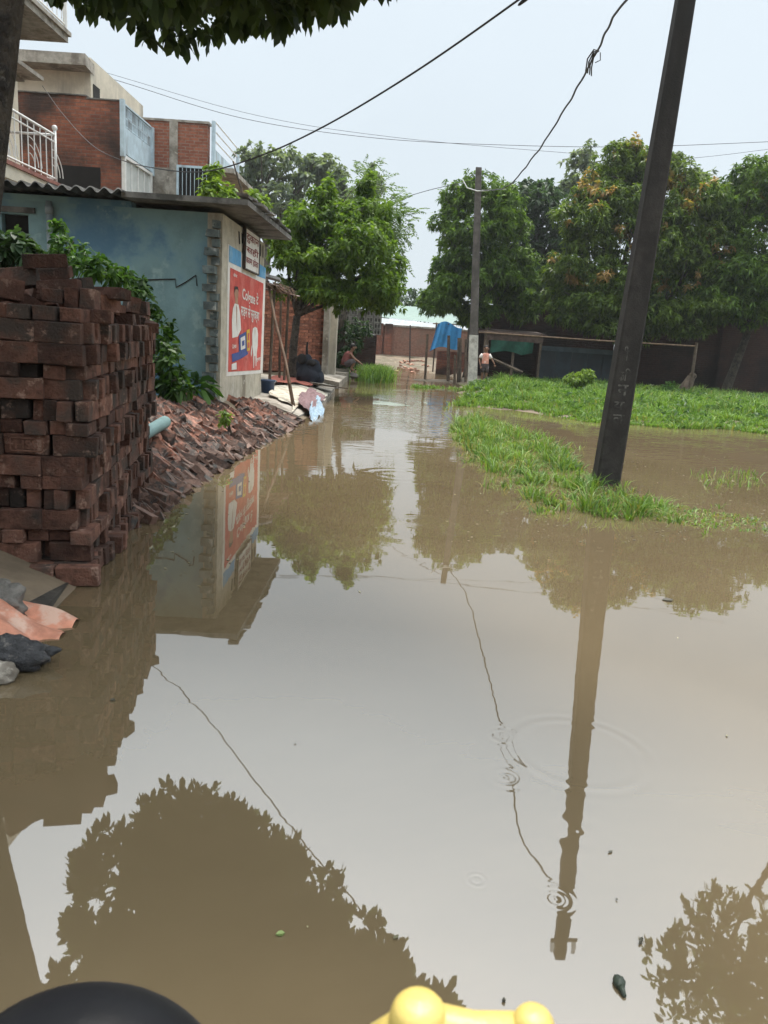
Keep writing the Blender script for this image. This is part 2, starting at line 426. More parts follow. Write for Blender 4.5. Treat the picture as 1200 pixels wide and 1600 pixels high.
xs = np.unique(np.concatenate([np.array([-400, -200, -100, -50, -30, -20, -15]), np.arange(-12, 16, .16), np.array([18, 22, 30, 50, 100, 200, 400])]))
ys = np.unique(np.concatenate([np.array([-300, -100, -40, -15, -6, -2]), np.arange(0, 46, .16), np.array([50, 60, 90, 150, 300, 700])]))
GX, GY = np.meshgrid(xs, ys)
GZ = terrain(GX, GY)
nx, ny = len(xs), len(ys)
ii, jj = np.meshgrid(np.arange(nx - 1), np.arange(ny - 1))
a_ = (jj * nx + ii).ravel()
GF = np.stack([a_, a_ + 1, a_ + nx + 1, a_ + nx], 1)
GROUND = M('muddy_ground', (.15, .115, .078), rough=.85, var=.3, scale=2.2, bump=.5, bscale=16, stain=(.10, .085, .052), stain_scale=1.1, stain2=(.22, .18, .13))
g = np_mesh('ground', np.stack([GX, GY, GZ], -1).reshape(-1, 3), GF, GROUND)
g.data.polygons.foreach_set('use_smooth', [True] * len(g.data.polygons))
tag(g, kind='structure')

def water_material():
    m, n, b, L = new_mat('muddy_water')
    tc = n.nodes.new('ShaderNodeTexCoord'); P = tc.outputs['Object']
    t1 = node(n, 'ShaderNodeTexNoise', Scale=.45, Detail=6.0, Roughness=.6, Distortion=1.2); L(P, t1.inputs['Vector'])
    col = mixc(n, L, ramp(n, L, t1.outputs['Fac'], .3, .7), (.119, .089, .050), (.140, .106, .061))
    L(col, b.inputs['Base Color'])
    b.inputs['Roughness'].default_value = .015
    b.inputs['IOR'].default_value = 2.45
    def mth(op, a, c=None, d=None):
        x = n.nodes.new('ShaderNodeMath'); x.operation = op
        for i, v in enumerate((a, c, d)):
            if v is None: continue
            if isinstance(v, (int, float)): x.inputs[i].default_value = v
            else: L(v, x.inputs[i])
        return x.outputs[0]
    sp = n.nodes.new('ShaderNodeSeparateXYZ'); L(P, sp.inputs[0])
    # slow swell everywhere
    t2 = node(n, 'ShaderNodeTexNoise', Scale=2.6, Detail=2.0); L(P, t2.inputs['Vector'])
    H = mth('MULTIPLY', t2.outputs['Fac'], .0006)
    # small breeze ripples, in drifting patches down the lane
    t3 = node(n, 'ShaderNodeTexNoise', Scale=5.0, Detail=2.0)
    mpw = n.nodes.new('ShaderNodeMapping'); mpw.inputs['Scale'].default_value = (.55, 1.5, 1); L(P, mpw.inputs[0]); L(mpw.outputs[0], t3.inputs['Vector'])
    t4 = node(n, 'ShaderNodeTexNoise', Scale=.5, Detail=2.0); L(P, t4.inputs['Vector'])
    far = ramp(n, L, sp.outputs['Y'], 7.0, 13.0)
    patch = mth('MULTIPLY_ADD', far, .9, .04)
    patch = mth('MULTIPLY', patch, ramp(n, L, t4.outputs['Fac'], .32, .62))
    H = mth('MULTIPLY_ADD', mth('MULTIPLY', t3.outputs['Fac'], .0085), patch, H)
    # raindrop / insect rings
    for (px, py, r0, wd, lam, amp) in RINGS:
        c = atZ(px, py)
        d = n.nodes.new('ShaderNodeVectorMath'); d.operation = 'DISTANCE'; L(P, d.inputs[0]); d.inputs[1].default_value = (c.x, c.y, 0)
        r = d.outputs['Value']
        q = mth('DIVIDE', mth('SUBTRACT', r, r0), wd)
        en = mth('POWER', 2.718, mth('MULTIPLY', mth('MULTIPLY', q, q), -1.0))
        sn = mth('SINE', mth('MULTIPLY', r, 6.283 / lam))
        H = mth('MULTIPLY_ADD', mth('MULTIPLY', sn, en), amp, H)
    bp = n.nodes.new('ShaderNodeBump'); bp.inputs['Strength'].default_value = 1.0; bp.inputs['Distance'].default_value = 1.0
    L(H, bp.inputs['Height']); L(bp.outputs[0], b.inputs['Normal'])
    return m
RINGS = [(868, 1405, .025, .03, .020, .00005), (785, 1150, .04, .04, .035, .00012), (905, 1175, .24, .05, .07, .00022), (655, 815, .13, .07, .08, .00030),
         (765, 826, .13, .05, .07, .0002), (620, 742, .3, .2, .2, .0004), (790, 1215, .03, .06, .04, .00012), (745, 1375, .015, .02, .02, .00018), (905, 1300, .03, .09, .09, .00012)]
mb = MB()
mb.add([(-60, -60, 0), (80, -60, 0), (80, 80, 0), (-60, 80, 0)], [(0, 1, 2, 3)])
wat = mb.build('water', water_material(), uv=False)
tag(wat, kind='structure')

# ------------------------------------------------------------------ foliage
def unit(v): return v / np.maximum(np.linalg.norm(v, axis=-1, keepdims=True), 1e-9)
def leaves(P, D, Lg, Wd, droop=.25, simple=True, tint=None, rng=RNG):
    """P base points, D directions (unit), lengths, widths -> V, F(quads), tint"""
    n = len(P)
    side = unit(np.cross(D, np.array([0, 0, 1.0])[None] + rng.normal(0, .55, (n, 3))))
    nrm = np.cross(side, D)
    Lg = Lg[:, None]; Wd = Wd[:, None]
    down = np.array([0, 0, -1.0])[None]
    if simple:
        mid = P + D * Lg * .45 + down * Lg * droop * .2
        V = np.stack([P, mid + side * Wd * .5 + nrm * Wd * .12, P + D * Lg + down * Lg * droop, mid - side * Wd * .5 + nrm * Wd * .12], 1)
        F = (np.arange(n) * 4)[:, None] + np.array([[0, 1, 2, 3]])
        k = 4
    else:
        m1 = P + D * Lg * .34 + down * Lg * droop * .12; m2 = P + D * Lg * .78 + down * Lg * droop * .6
        V = np.stack([P, m1 + side * Wd * .42 + nrm * Wd * .1, m2 + side * Wd * .46 + nrm * Wd * .1, P + D * Lg + down * Lg * droop, m2 - side * Wd * .46 + nrm * Wd * .1, m1 - side * Wd * .42 + nrm * Wd * .1], 1)
        F = np.concatenate([(np.arange(n) * 6)[:, None] + np.array([[0, 1, 2, 5]]), (np.arange(n) * 6)[:, None] + np.array([[5, 2, 3, 4]])])
        k = 6
    t = np.zeros(n) if tint is None else tint
    return V.reshape(-1, 3), F, np.repeat(t, k)

def whorls(cen, axis, nl, Lg, Wd, spread=(35, 100), droop=.3, simple=True, tintc=None, twig=.12, rng=RNG):
    """clusters of leaves round twig tips"""
    m = len(cen)
    idx = np.repeat(np.arange(m), nl)
    n = len(idx)
    A = axis[idx]
    ph = np.radians(rng.uniform(spread[0], spread[1], n))
    rnd = rng.normal(0, 1, (n, 3))
    perp = unit(rnd - A * (rnd * A).sum(1, keepdims=True))
    D = unit(A * np.cos(ph)[:, None] + perp * np.sin(ph)[:, None] + np.array([0, 0, -.18]))
    P = cen[idx] + A * (rng.uniform(-1, 0, n) * twig)[:, None]
    lg = Lg * rng.uniform(.65, 1.2, n); wd = Wd * rng.uniform(.75, 1.2, n)
    t = None if tintc is None else tintc[idx] * rng.uniform(.5, 1, n)
    return leaves(P, D, lg, wd, droop, simple, t, rng)

def crown_points(lobes, n, hollow=.18, rng=RNG, gap=.0, gk=1.0, bump=.2):
    """cluster centres on the uneven shells of overlapping lobes + outward axes"""
    ar = np.array([(l[1][0] * l[1][1] + l[1][1] * l[1][2] + l[1][0] * l[1][2]) for l in lobes]); ar = ar / ar.sum()
    cs, ax = [], []
    ph = rng.uniform(0, 6.28, (len(lobes), 6))
    for li, (c, r) in enumerate(lobes):
        k = int(n * ar[li]) + 3
        d = unit(rng.normal(0, 1, (k, 3)))
        q = ph[li]
        bmp = 1 + bump * (np.sin(4.1 * d[:, 0] + q[0]) * np.sin(4.7 * d[:, 1] + q[1]) + .7 * np.sin(8.3 * d[:, 2] + q[2]) * np.sin(7.1 * d[:, 0] + q[3]) + .5 * np.sin(13 * d[:, 1] + q[4]) * np.sin(12 * d[:, 2] + q[5]))
        rr = bmp * (1 - np.abs(rng.normal(0, hollow, k)))
        deep = rng.random(k) < .12
        rr = np.where(deep, rr * rng.uniform(.3, .9, k), rr)
        cs.append(np.array(c)[None] + d * np.array(r)[None] * rr[:, None]); ax.append(d)
    P = np.concatenate(cs); A = np.concatenate(ax)
    keep = np.ones(len(P), bool)
    for li, (c, r) in enumerate(lobes):
        q = np.linalg.norm((P - np.array(c)) / np.array(r), axis=1)
        keep &= ~((q < .55) & (rng.random(len(P)) < .75))
    if gap > 0:
        f = np.sin(2.3 * gk * P[:, 0] + 1.1) * np.sin(2.9 * gk * P[:, 2] + .4) + np.sin(3.7 * gk * P[:, 1] + P[:, 0] * gk) * np.sin(4.3 * gk * P[:, 2] - 1.7 * gk * P[:, 0])
        keep &= f > -1.3 + gap * 1.6
    A = unit(A + np.array([0, 0, .25]))
    return P[keep], A[keep]

def limb(mb, a, b, r0, r1, n=7, seg=6, bend=.12):
    a = Vector(a); b = Vector(b); L_ = (b - a).length
    o1 = Vector((random.uniform(-1, 1), random.uniform(-1, 1), random.uniform(-.2, .6))) * bend * L_
    pts, rs = [], []
    for i in range(seg + 1):
        t = i / seg
        pts.append(a.lerp(b, t) + o1 * math.sin(math.pi * t)); rs.append(r0 + (r1 - r0) * t ** .8)
    mb.tube(pts, rs, n)
    return pts

def tree(name, label, base, fork, r, lobes, n, nl, Lg, Wd, lmat, bark, group=None, tintfn=None, gap=0.0, gk=1.0, hollow=.18, droop=.3, simple=True, spread=(35, 100), bump=.2, prune=None, extra=None, path=None, inner=.4, clumps=True):
    base = Vector(base)
    root = empty(name, base, label, 'tree', group)
    mb = MB()
    fork = Vector(fork)
    mid = base.lerp(fork, .5) + Vector((random.uniform(-.06, .06), random.uniform(-.06, .06), 0)) * r * 6
    if path: mb.tube(path[0], path[1], 14)
    else: mb.tube([base - Vector((0, 0, .25)), base + (mid - base) * .15, mid, fork], [r * 1.45, r * 1.1, r * .92, r * .8], 10)
    for c, rad in lobes:
        p = limb(mb, fork, c, r * .55, r * .14, 6)
        for k in range(3):
            d = Vector((random.uniform(-1, 1), random.uniform(-1, 1), random.uniform(-.2, 1))).normalized()
            limb(mb, p[random.randint(3, 6)], Vector(c) + Vector((d.x * rad[0], d.y * rad[1], d.z * rad[2])) * .85, r * .2, r * .04, 5, 4)
    mb.build('trunk', bark, root, smooth=True, uv=False)
    sub = list(lobes)
    if clumps:                          # each bough carries a set of smaller leaf clumps on its outside
        sub = []
        for c, rad in lobes:
            for k in range(11):
                d = Vector((random.gauss(0, 1), random.gauss(0, 1), random.gauss(.25, 1))).normalized(); q = random.uniform(.30, .52); e = random.uniform(.55, .88)
                sub.append(((c[0] + d.x * rad[0] * e, c[1] + d.y * rad[1] * e, c[2] + d.z * rad[2] * e), (rad[0] * q, rad[1] * q, rad[2] * q * .85)))
    P, A = crown_points(sub, n, hollow, RNG, gap, gk, bump)
    if inner:
        k = int(len(P) * inner); li = RNG.integers(0, len(lobes), k)
        cc_ = np.array([l[0] for l in lobes])[li]; rr_ = np.array([l[1] for l in lobes])[li]
        d = unit(RNG.normal(0, 1, (k, 3))); P2 = cc_ + d * rr_ * (RNG.random((k, 1)) ** .5 * .8)
        P = np.concatenate([P, P2]); A = np.concatenate([A, d])
    if prune is not None:
        k = prune(P); P = P[k]; A = A[k]
    t = tintfn(P) if tintfn else None
    V, F, T = whorls(P, A, nl, Lg, Wd, spread, droop, simple, t)
    np_mesh('crown', V, F, lmat, root, {'tint': T})
    if extra: extra(root)
    return root

def shrub(name, label, base, lobes, n, nl, Lg, Wd, lmat, simple=False, droop=.35, stems=5, cat='shrub', group=None, spread=(30, 100), tintfn=None):
    root = empty(name, base, label, cat, group)
    mb = MB(); base = Vector(base)
    for i in range(stems):
        c, rad = lobes[i % len(lobes)]
        limb(mb, base + Vector((random.uniform(-.08, .08), random.uniform(-.08, .08), -.05)), Vector(c) + Vector([random.uniform(-.6, .6) * q for q in rad]), .014, .005, 5, 4)
    mb.build('stem', BARKL, root, smooth=True, uv=False)
    P, A = crown_points(lobes, n, .3, RNG)
    P[:, 2] = np.maximum(P[:, 2], base.z + .03)
    V, F, T = whorls(P, A, nl, Lg, Wd, spread, droop, simple, tintfn(P) if tintfn else None, twig=.06)
    np_mesh('foliage', V, F, lmat, root, {'tint': T})
    return root

def in_poly(x, y, poly):
    ins = np.zeros(len(x), bool); n = len(poly)
    for i in range(n):
        x0, y0 = poly[i]; x1, y1 = poly[(i + 1) % n]
        c = ((y0 > y) != (y1 > y)) & (x < (x1 - x0) * (y - y0) / (y1 - y0 + 1e-12) + x0)
        ins ^= c
    return ins
def grass(name, label, P, hgt, wid, lmat, yellow=.12, flat=0.25, an=None):
    n = len(P)
    if an is None: an = RNG.uniform(0, 6.283, n)
    ln = np.abs(RNG.normal(0, flat, n)) + .08
    hd = np.stack([np.cos(an), np.sin(an), np.zeros(n)], 1)
    sd = np.stack([-np.sin(an + RNG.normal(0, .8, n)), np.cos(an), np.zeros(n)], 1)
    up = np.array([0, 0, 1.0])[None]
    h = hgt[:, None]; w_ = (wid * RNG.uniform(.7, 1.3, n))[:, None]; l = ln[:, None]
    V = np.stack([P - sd * w_ * .5, P + sd * w_ * .5, P + up * h * .6 + hd * h * l * .55 + sd * w_ * .45, P + up * h * (1 - .25 * l) + hd * h * l * 1.5, P + up * h * .6 + hd * h * l * .55 - sd * w_ * .45], 1).reshape(-1, 3)
    k = (np.arange(n) * 5)[:, None]
    tri = np.concatenate([k + np.array([[0, 1, 2]]), k + np.array([[0, 2, 4]]), k + np.array([[4, 2, 3]])])
    t = np.repeat(np.where(RNG.random(n) < yellow, RNG.uniform(.3, 1, n), 0), 5)
    o = np_mesh(name, V, tri, lmat, None, {'tint': t})
    return tag(o, label, 'grass', kind='stuff')

def tufts(cen, nb, spread, hmin, hmax):
    """blades in tufts: returns base points, heights, lean azimuth"""
    m = len(cen); idx = np.repeat(np.arange(m), nb); n = len(idx)
    an = RNG.uniform(0, 6.283, n); rr = np.abs(RNG.normal(0, spread, n))
    P = cen[idx].copy(); P[:, 0] += np.cos(an) * rr; P[:, 1] += np.sin(an) * rr
    th = RNG.uniform(hmin, hmax, m) ** 1.0
    h = th[idx] * RNG.uniform(.45, 1.15, n)
    return P, h, an + RNG.normal(0, .5, n)
def text_mesh(body, size=1.0):
    cu = bpy.data.curves.new('tmp', 'FONT'); cu.body = body; cu.size = size; cu.offset = .018 * size; cu.resolution_u = 3; cu.align_x = 'CENTER'; cu.align_y = 'CENTER'
    o = bpy.data.objects.new('tmp', cu); C.objects.link(o)
    bpy.context.view_layer.update()
    dg = bpy.context.evaluated_depsgraph_get()
    me = bpy.data.meshes.new_from_object(o.evaluated_get(dg))
    vs = [v.co.copy() for v in me.vertices]; fs = [tuple(p.vertices) for p in me.polygons]
    C.objects.unlink(o); bpy.data.objects.remove(o); bpy.data.meshes.remove(me)
    return vs, fs
def text_obj(name, body, width, height, origin, ux, uz, mat, parent):
    """lettering fitted in width x height, centre at origin, along ux / uz"""
    vs, fs = text_mesh(body)
    if not vs: return None
    x0 = min(v.x for v in vs); x1 = max(v.x for v in vs); y0 = min(v.y for v in vs); y1 = max(v.y for v in vs)
    mb = MB()
    ux = Vector(ux); uz = Vector(uz); o = Vector(origin)
    mb.add([o + ux * ((v.x - (x0 + x1) / 2) / (x1 - x0) * width) + uz * ((v.y - (y0 + y1) / 2) / (y1 - y0) * height) for v in vs], fs)
    return mb.build(name, mat, parent, uv=False)

def skin_body(name, joints, edges, mat, parent, sub=2, root_i=0):
    """joints: list of (pos, radius) -> continuous mesh"""
    me = bpy.data.meshes.new('tmp')
    me.from_pydata([j[0] for j in joints], edges, [])
    o = bpy.data.objects.new('tmp', me); C.objects.link(o)
    bpy.context.view_layer.objects.active = o
    md = o.modifiers.new('s', 'SKIN'); md.use_smooth_shade = True; md.branch_smoothing = .6
    for i, j in enumerate(joints):
        r = j[1]; r = (r, r) if not hasattr(r, '__len__') else r
        me.skin_vertices[0].data[i].radius = r
        me.skin_vertices[0].data[i].use_root = (i == root_i)
    sb = o.modifiers.new('u', 'SUBSURF'); sb.levels = sub; sb.render_levels = sub
    bpy.context.view_layer.update()
    dg = bpy.context.evaluated_depsgraph_get()
    m2 = bpy.data.meshes.new_from_object(o.evaluated_get(dg))
    C.objects.unlink(o); bpy.data.objects.remove(o)
    off = root_loc(parent)
    for v in m2.vertices: v.co -= off
    m2.materials.clear(); m2.materials.append(mat)
    for p in m2.polygons: p.use_smooth = True
    m2.name = name
    ob = bpy.data.objects.new(name, m2); C.objects.link(ob); ob.parent = parent
    return ob
# ------------------------------------------------------------------ teal shop shed with the painted wall advert
SX, SY0, SY1, SG = -2.40, 10.8, 14.15, .38       # front wall plane, near / far ends, ground level
shed = empty('shop_shed', (SX, SY0, SG), 'low teal limewashed shop shed with red painted advert on its road front', 'shed')
mb = MB()
mb.bb(-5.0, SX - .2, SY0, SY0 + .2, SG - .2, 2.86).bb(-5.36, -5.0, SY0, SY0 + .2, SG - .2, 2.42).bb(-5.36, -5.0, SY0, SY0 + .2, 2.68, 2.86).bb(-7.2, -5.36, SY0, SY0 + .2, SG - .2, 2.86)
sidew = mb.build('side_wall', TEAL, shed)
MB().bb(-5.36, -5.0, SY0 + .1, SY0 + .14, 2.42, 2.68).build('window_opening', DARK, sidew)
MB().bb(-5.46, -4.9, SY0 - .04, SY0 - .002, 2.70, 2.77).build('lintel', CONCD, sidew)
mb = MB(); mb.bb(SX - .2, SX, SY0 - .003, SY1, SG - .2, 2.86).bb(-7.2, SX - .2, SY1 - .2, SY1 - .002, SG - .2, 2.86)
front = mb.build('front_wall', PLAST, shed)
# brick ends left toothed along the near corner
TOOTH = M('toothed_brick', (.095, .115, .11), rough=.9, var=.35, scale=10, bump=.4, stain=(.36, .36, .33), stain_scale=5, stain_at=(.56, .64), stain2=(.03, .035, .032), rnd=.35)
z = SG + .06; k = 0
tooth_me = None
while z < 2.78:
    dx = .10 if k % 2 else .17
    b_ = MB(); b_.box((0, 0, 0), (dx, .11, .098), None, 0, .006)
    o = b_.build('brick', TOOTH, shed)
    o.rotation_euler = (random.uniform(-.06, .06), random.uniform(-.05, .05), random.uniform(-.12, .12))
    o.location = Vector((SX - .035 - dx / 2 + random.uniform(-.025, .02), SY0 - (.045 if k % 2 else .075) + random.uniform(-.015, .02), z + .05)) - Vector(shed.location)
    for v in o.data.vertices: v.co += Vector(shed.location)
    z += .117; k += 1
# roof: flat slab over the road half, corrugated sheets over the rear half
mb = MB()
mb.add([(-3.62, 10.42, 2.93), (-2.0, 10.42, 2.93), (-1.98, 14.5, 2.98), (-3.62, 14.5, 2.98), (-3.62, 10.42, 3.0), (-2.0, 10.42, 3.0), (-1.98, 14.5, 3.05), (-3.62, 14.5, 3.05)],
       [(0, 3, 2, 1), (4, 5, 6, 7), (0, 1, 5, 4), (1, 2, 6, 5), (2, 3, 7, 6), (3, 0, 4, 7)])
slab = mb.build('roof_slab', CONCD, shed)
mb = MB()
for i in range(13):
    yy = 10.5 + i * .31 + random.uniform(-.05, .05)
    mb.box((-2.03 + random.uniform(-.03, .03), yy, 3.05 + .004 * i), (.16, .26, .03), (0, random.uniform(-.1, .2), random.uniform(-.1, .1)), 0, .01)
mb.build('edge_tile', ASB, slab)
def corr(x0, x1, y0, y1, z, amp, pitch, rise=.10):
    nu = int((x1 - x0) / pitch * 10)
    m_ = MB()
    for dz in (0, .014):
        m_.grid(lambda u, v: (x0 + (x1 - x0) * u, y0 + (y1 - y0) * v, z + dz + rise * v + amp * math.sin(2 * math.pi * (x1 - x0) * u / pitch)), nu, 3)
    n1 = (nu + 1) * 4
    m_.add([], [])
    for i in range(nu):
        m_.f.append((i, i + 1, n1 + i + 1, n1 + i)); m_.mi.append(0)
    return m_
corr(-4.55, -3.57, 10.30, 14.3, 2.975, .030, .178).build('roof_sheet', ASB, shed, smooth=True)
corr(-5.60, -4.50, 10.30, 14.3, 2.990, .030, .178).build('roof_sheet', ASB, shed, smooth=True)
corr(-6.65, -5.55, 10.30, 14.3, 3.004, .030, .178).build('roof_sheet', ASB, shed, smooth=True)
MB().bb(-7.0, -3.62, 10.80, 11.0, 2.86, 2.94).build('ridge_fill', TEAL, shed)
p = atY(75, 305, 10.7)
MB().tube([(p.x, 10.72, SG), (p.x, 10.72, 2.86)], .042, 10).tube([(p.x, 10.72, 2.70), (p.x, 10.72, 2.80)], .052, 10).build('drain_pipe', PIPEG, shed, smooth=True)
cp = [atY(a, b, 10.79) for a, b in ((190, 440), (232, 437), (274, 436), (275, 449), (290, 441), (306, 430), (308, 447))]
MB().tube(cp, .008, 5).build('conduit_wire', BLACKP, shed)
# --- the painted advert (flat print on the road front)
def PW(px, py, e=.006):
    q = atX(px, py, SX); return Vector((SX + e, q.y, q.z))
def quadp(pts, name, mat, e, par):
    return MB().add([PW(a, b, e) for a, b in pts], [tuple(range(len(pts)))]).build(name, mat, par, uv=False)
adv = quadp([(356, 381), (415, 421), (410, 583), (353, 588)], 'advert_ground', POSTWHITE, .004, shed)
quadp([(357.5, 383), (376, 394), (376, 418), (357, 409)], 'blue_band', POSTBLUE, .008, adv)
quadp([(401.5, 410), (414.6, 419), (414, 436), (401, 431)], 'blue_band', POSTBLUE, .008, adv)
quadp([(359, 418), (411, 443), (406, 578), (355.5, 581)], 'red_panel', POSTRED, .008, adv)
YD, ZD = (0, 1, 0), (0, 0, 1)
def fit_text(name, body, px0, px1, py0, py1, mat, e, tilt=0.0):
    a = PW((px0 + px1) / 2, (py0 + py1) / 2, e)
    wd = PW(px1, py1).y - PW(px0, py0).y
    hg = PW((px0 + px1) / 2, py0).z - PW((px0 + px1) / 2, py1).z
    return text_obj(name, body, wd, hg, a, Vector((0, 1, tilt)), ZD, mat, adv)
fit_text('lettering', 'Colgate दे', 378.5, 403, 452, 478, POSTWHITE, .012, -.04)
fit_text('lettering', 'सड़न से सुरक्षा', 376.5, 404.5, 478, 503, POSTWHITE, .012, -.03)
fit_text('lettering', 'सेव', 363.5, 369.5, 427, 433, POSTWHITE, .012, 0)
fit_text('lettering', 'Colgate', 362, 368, 537, 546, POSTWHITE, .012, .05)
# man in a white coat, the tube and carton, the big tooth
def figp(pts, name, mat, e): return quadp(pts, name, mat, e, adv)
figp([(365.5, 449), (370, 449), (371.5, 456), (371, 464), (368.5, 468), (366, 465), (364.6, 457)], 'printed_face', SKINPRINT, .012)
figp([(365.2, 447), (370.4, 448), (371.8, 456), (369.5, 452), (366.5, 452), (365, 458)], 'printed_hair', BLACKP, .014)
figp([(366, 465), (370.6, 465), (371, 478), (366.5, 478)], 'printed_neck', SKINPRINT, .0115)
figp([(365.5, 474), (371.5, 476), (374, 490), (375.5, 515), (370, 526), (361.5, 528), (361.0, 500), (362.5, 482)], 'printed_coat', POSTWHITE, .013)
figp([(367.6, 476), (369, 480), (368.8, 520), (367.8, 500)], 'printed_coat_opening', SKINPRINT, .015)
figp([(372, 524), (383, 518), (384, 548), (372, 553)], 'printed_tube', POSTNAVY, .016)
figp([(374, 528), (381, 524), (381.5, 544), (374.5, 547)], 'printed_tube_label', POSTWHITE, .019)
figp([(376, 533), (380, 531), (380, 539), (376.4, 541)], 'printed_tube_mark', POSTNAVY, .021)
figp([(383.5, 516), (388.5, 514), (388.5, 547), (384.2, 549)], 'printed_carton', POSTYEL, .018)
figp([(385, 521), (387.5, 520), (387.5, 531), (385, 532)], 'printed_carton_mark', POSTRED, .020)
figp([(385, 535), (387.5, 534), (387.5, 543), (385, 544)], 'printed_carton_mark', POSTRED, .020)
figp([(360.5, 553), (371, 550), (385, 548.5), (386.5, 553), (376, 560), (361.5, 566)], 'printed_box', POSTNAVY, .015)
figp([(360.5, 569), (368, 566), (368.5, 577), (360.5, 578)], 'printed_carton_end', POSTWHITE, .014)
figp([(394, 513), (397, 510.5), (400.5, 512.5), (402, 522), (401.5, 540), (400, 552), (399.2, 572), (398.3, 572), (397.8, 556), (396.2, 556), (395.6, 575), (394.8, 575), (394.3, 552), (393, 540), (392.8, 522)], 'printed_tooth', POSTWHITE, .014)
figp([(391.8, 540), (392.6, 540), (392.4, 552), (391.2, 558), (390.6, 552)], 'printed_arm', POSTWHITE, .014)
fit_text('lettering', 'सुरक्षा', 400, 406, 559, 565, POSTWHITE, .012, .04)
# ventilation slots
for pl in (((372, 361), (374.2, 362), (375, 381), (373, 382)), ((377, 364), (379, 365), (379.5, 380), (377.5, 381)), ((406.4, 381), (407.6, 382), (407.6, 401), (406.2, 400)), ((410, 383), (411.2, 384), (411.2, 403), (409.8, 402))):
    quadp(pl, 'vent_slot', DARK, .004, shed)
# hanging sign board (a thing of its own)
c0 = PW(379, 358, .05); c1 = PW(401, 362, .05); z0 = PW(390, 424).z; z1 = PW(385, 360).z
sb = empty('sign_board', (SX + .05, (c0.y + c1.y) / 2, z0), 'small white sign board with dark red Hindi lettering above the advert', 'sign')
MB().bb(SX + .026, SX + .05, c0.y, c1.y, z0, z1).build('board', POSTWHITE, sb)
mb = MB()
for a_, b_, c_, d_ in ((c0.y - .02, c1.y + .02, z1, z1 + .02), (c0.y - .02, c1.y + .02, z0 - .02, z0), (c0.y - .02, c0.y, z0, z1), (c1.y, c1.y + .02, z0, z1)):
    mb.bb(SX + .024, SX + .062, a_, b_, c_, d_)
mb.build('frame', IRON, sb)
hz = (z1 - z0)
SIGNRED = M('sign_dark_red', (.20, .03, .03), rough=.7, var=.25, scale=12, bump=0)
for i, tx in enumerate(('दुकान', 'सही', 'काम होता')):
    text_obj('lettering', tx, (c1.y - c0.y) * .9, hz * .24, (SX + .054, (c0.y + c1.y) / 2, z1 - hz * (.22 + .27 * i)), YD, ZD, SIGNRED, sb)

# ------------------------------------------------------------------ house with the white balcony (far left)
HX = -6.9
h1 = empty('balcony_house', (HX - 1, 14, .4), 'cream two storey house with white balcony railing at the left edge', 'house')
MB().bb(-13, -7.9, 9.5, 16.8, .2, 10.3).build('wall', CREAM, h1)
zr = atX(60, 272, HX).z
zb = zr - .08
MB().bb(-7.898, HX + .02, 9.6, 16.2, zb - .22, zb).build('balcony_slab', CREAM, h1)
REDOX = M('red_oxide', (.21, .09, .07), rough=.85, var=.25, scale=6, bump=.1)
MB().bb(-7.898, HX + .06, 9.6, 16.24, zb + .002, zb + .07).build('balcony_edge', REDOX, h1)
zt = atX(60, 196, HX).z
rail = MB().tube([(HX, 9.7, zt), (HX, 16.15, zt)], .025, 7).tube([(HX, 9.7, zt - .13), (HX, 16.15, zt - .13)], .016, 6).tube([(HX, 9.7, zb + .14), (HX, 16.15, zb + .14)], .018, 6).tube([(HX, 16.15, zt), (-7.88, 16.15, zt)], .025, 7).tube([(HX, 16.15, zb + .14), (-7.88, 16.15, zb + .14)], .018, 6).build('railing', METALW, h1, smooth=True)
for i in range(13):
    y_ = 13.0 + i * .25
    MB().tube([(HX, y_, zb + .07), (HX, y_, zt)], .011, 5).build('baluster', METALW, rail)
for k in range(3):
    y_ = 14.1 + k * .95
    mb = MB()
    for rr in (.22, .36, .5):
        mb.tube([(HX - .004, y_ + rr * math.cos(t_), zb + .16 + rr * math.sin(t_)) for t_ in np.linspace(0.1, 1.55, 9)], .010, 5)
    mb.build('scroll', METALW, rail)
for y_ in (16.15, 14.05):
    MB().tube([(HX, y_, zb + .05), (HX, y_, zt + .10)], .032, 8).ball((HX, y_, zt + .13), .055, 10, 6).build('post', METALW, rail, smooth=True)
zc = atX(66, 128, -7.2).z
MB().bb(-7.898, -7.15, 12.5, 16.3, zc, zc + .07).bb(-7.898, -7.5, 12.5, 16.25, zc - .05, zc - .002).build('window_hood', CONC, h1)
ztp = atX(100, 60, HX).z
MB().bb(-7.898, HX - .02, 9.3, 16.95, ztp, ztp + .12).bb(-12.9, HX + .03, 9.3, 17.0, ztp + .122, ztp + .2).build('roof_balcony_slab', CONC, h1)
r2 = MB().tube([(HX - .05, 9.4, ztp + 1.1), (HX - .05, 16.9, ztp + 1.1)], .025, 6).tube([(HX - .05, 9.4, ztp + .3), (HX - .05, 16.9, ztp + .3)], .018, 6).tube([(HX - .05, 16.9, ztp + .2), (HX - .05, 16.9, ztp + 1.15)], .04, 6).build('roof_railing', METALW, h1)
for i in range(14):
    y_ = 14.0 + i * .21
    MB().tube([(HX - .05, y_, ztp + .3), (HX - .05, y_, ztp + 1.1)], .010, 5).build('baluster', METALW, r2)
    if i % 4 == 0: MB().tube([(HX - .05, y_ + .3 * math.cos(t_), ztp + .4 + .5 * math.sin(t_)) for t_ in np.linspace(0, 3.14, 9)], .010, 5).build('scroll', METALW, r2)
mb = MB()
for s_ in (0, 1):
    mb.bb(-7.93, -7.88, 13.2 + s_ * 1.3, 14.1 + s_ * 1.3, zb + 1.0, zb + 2.1)
mb.build('window', DARK, h1)

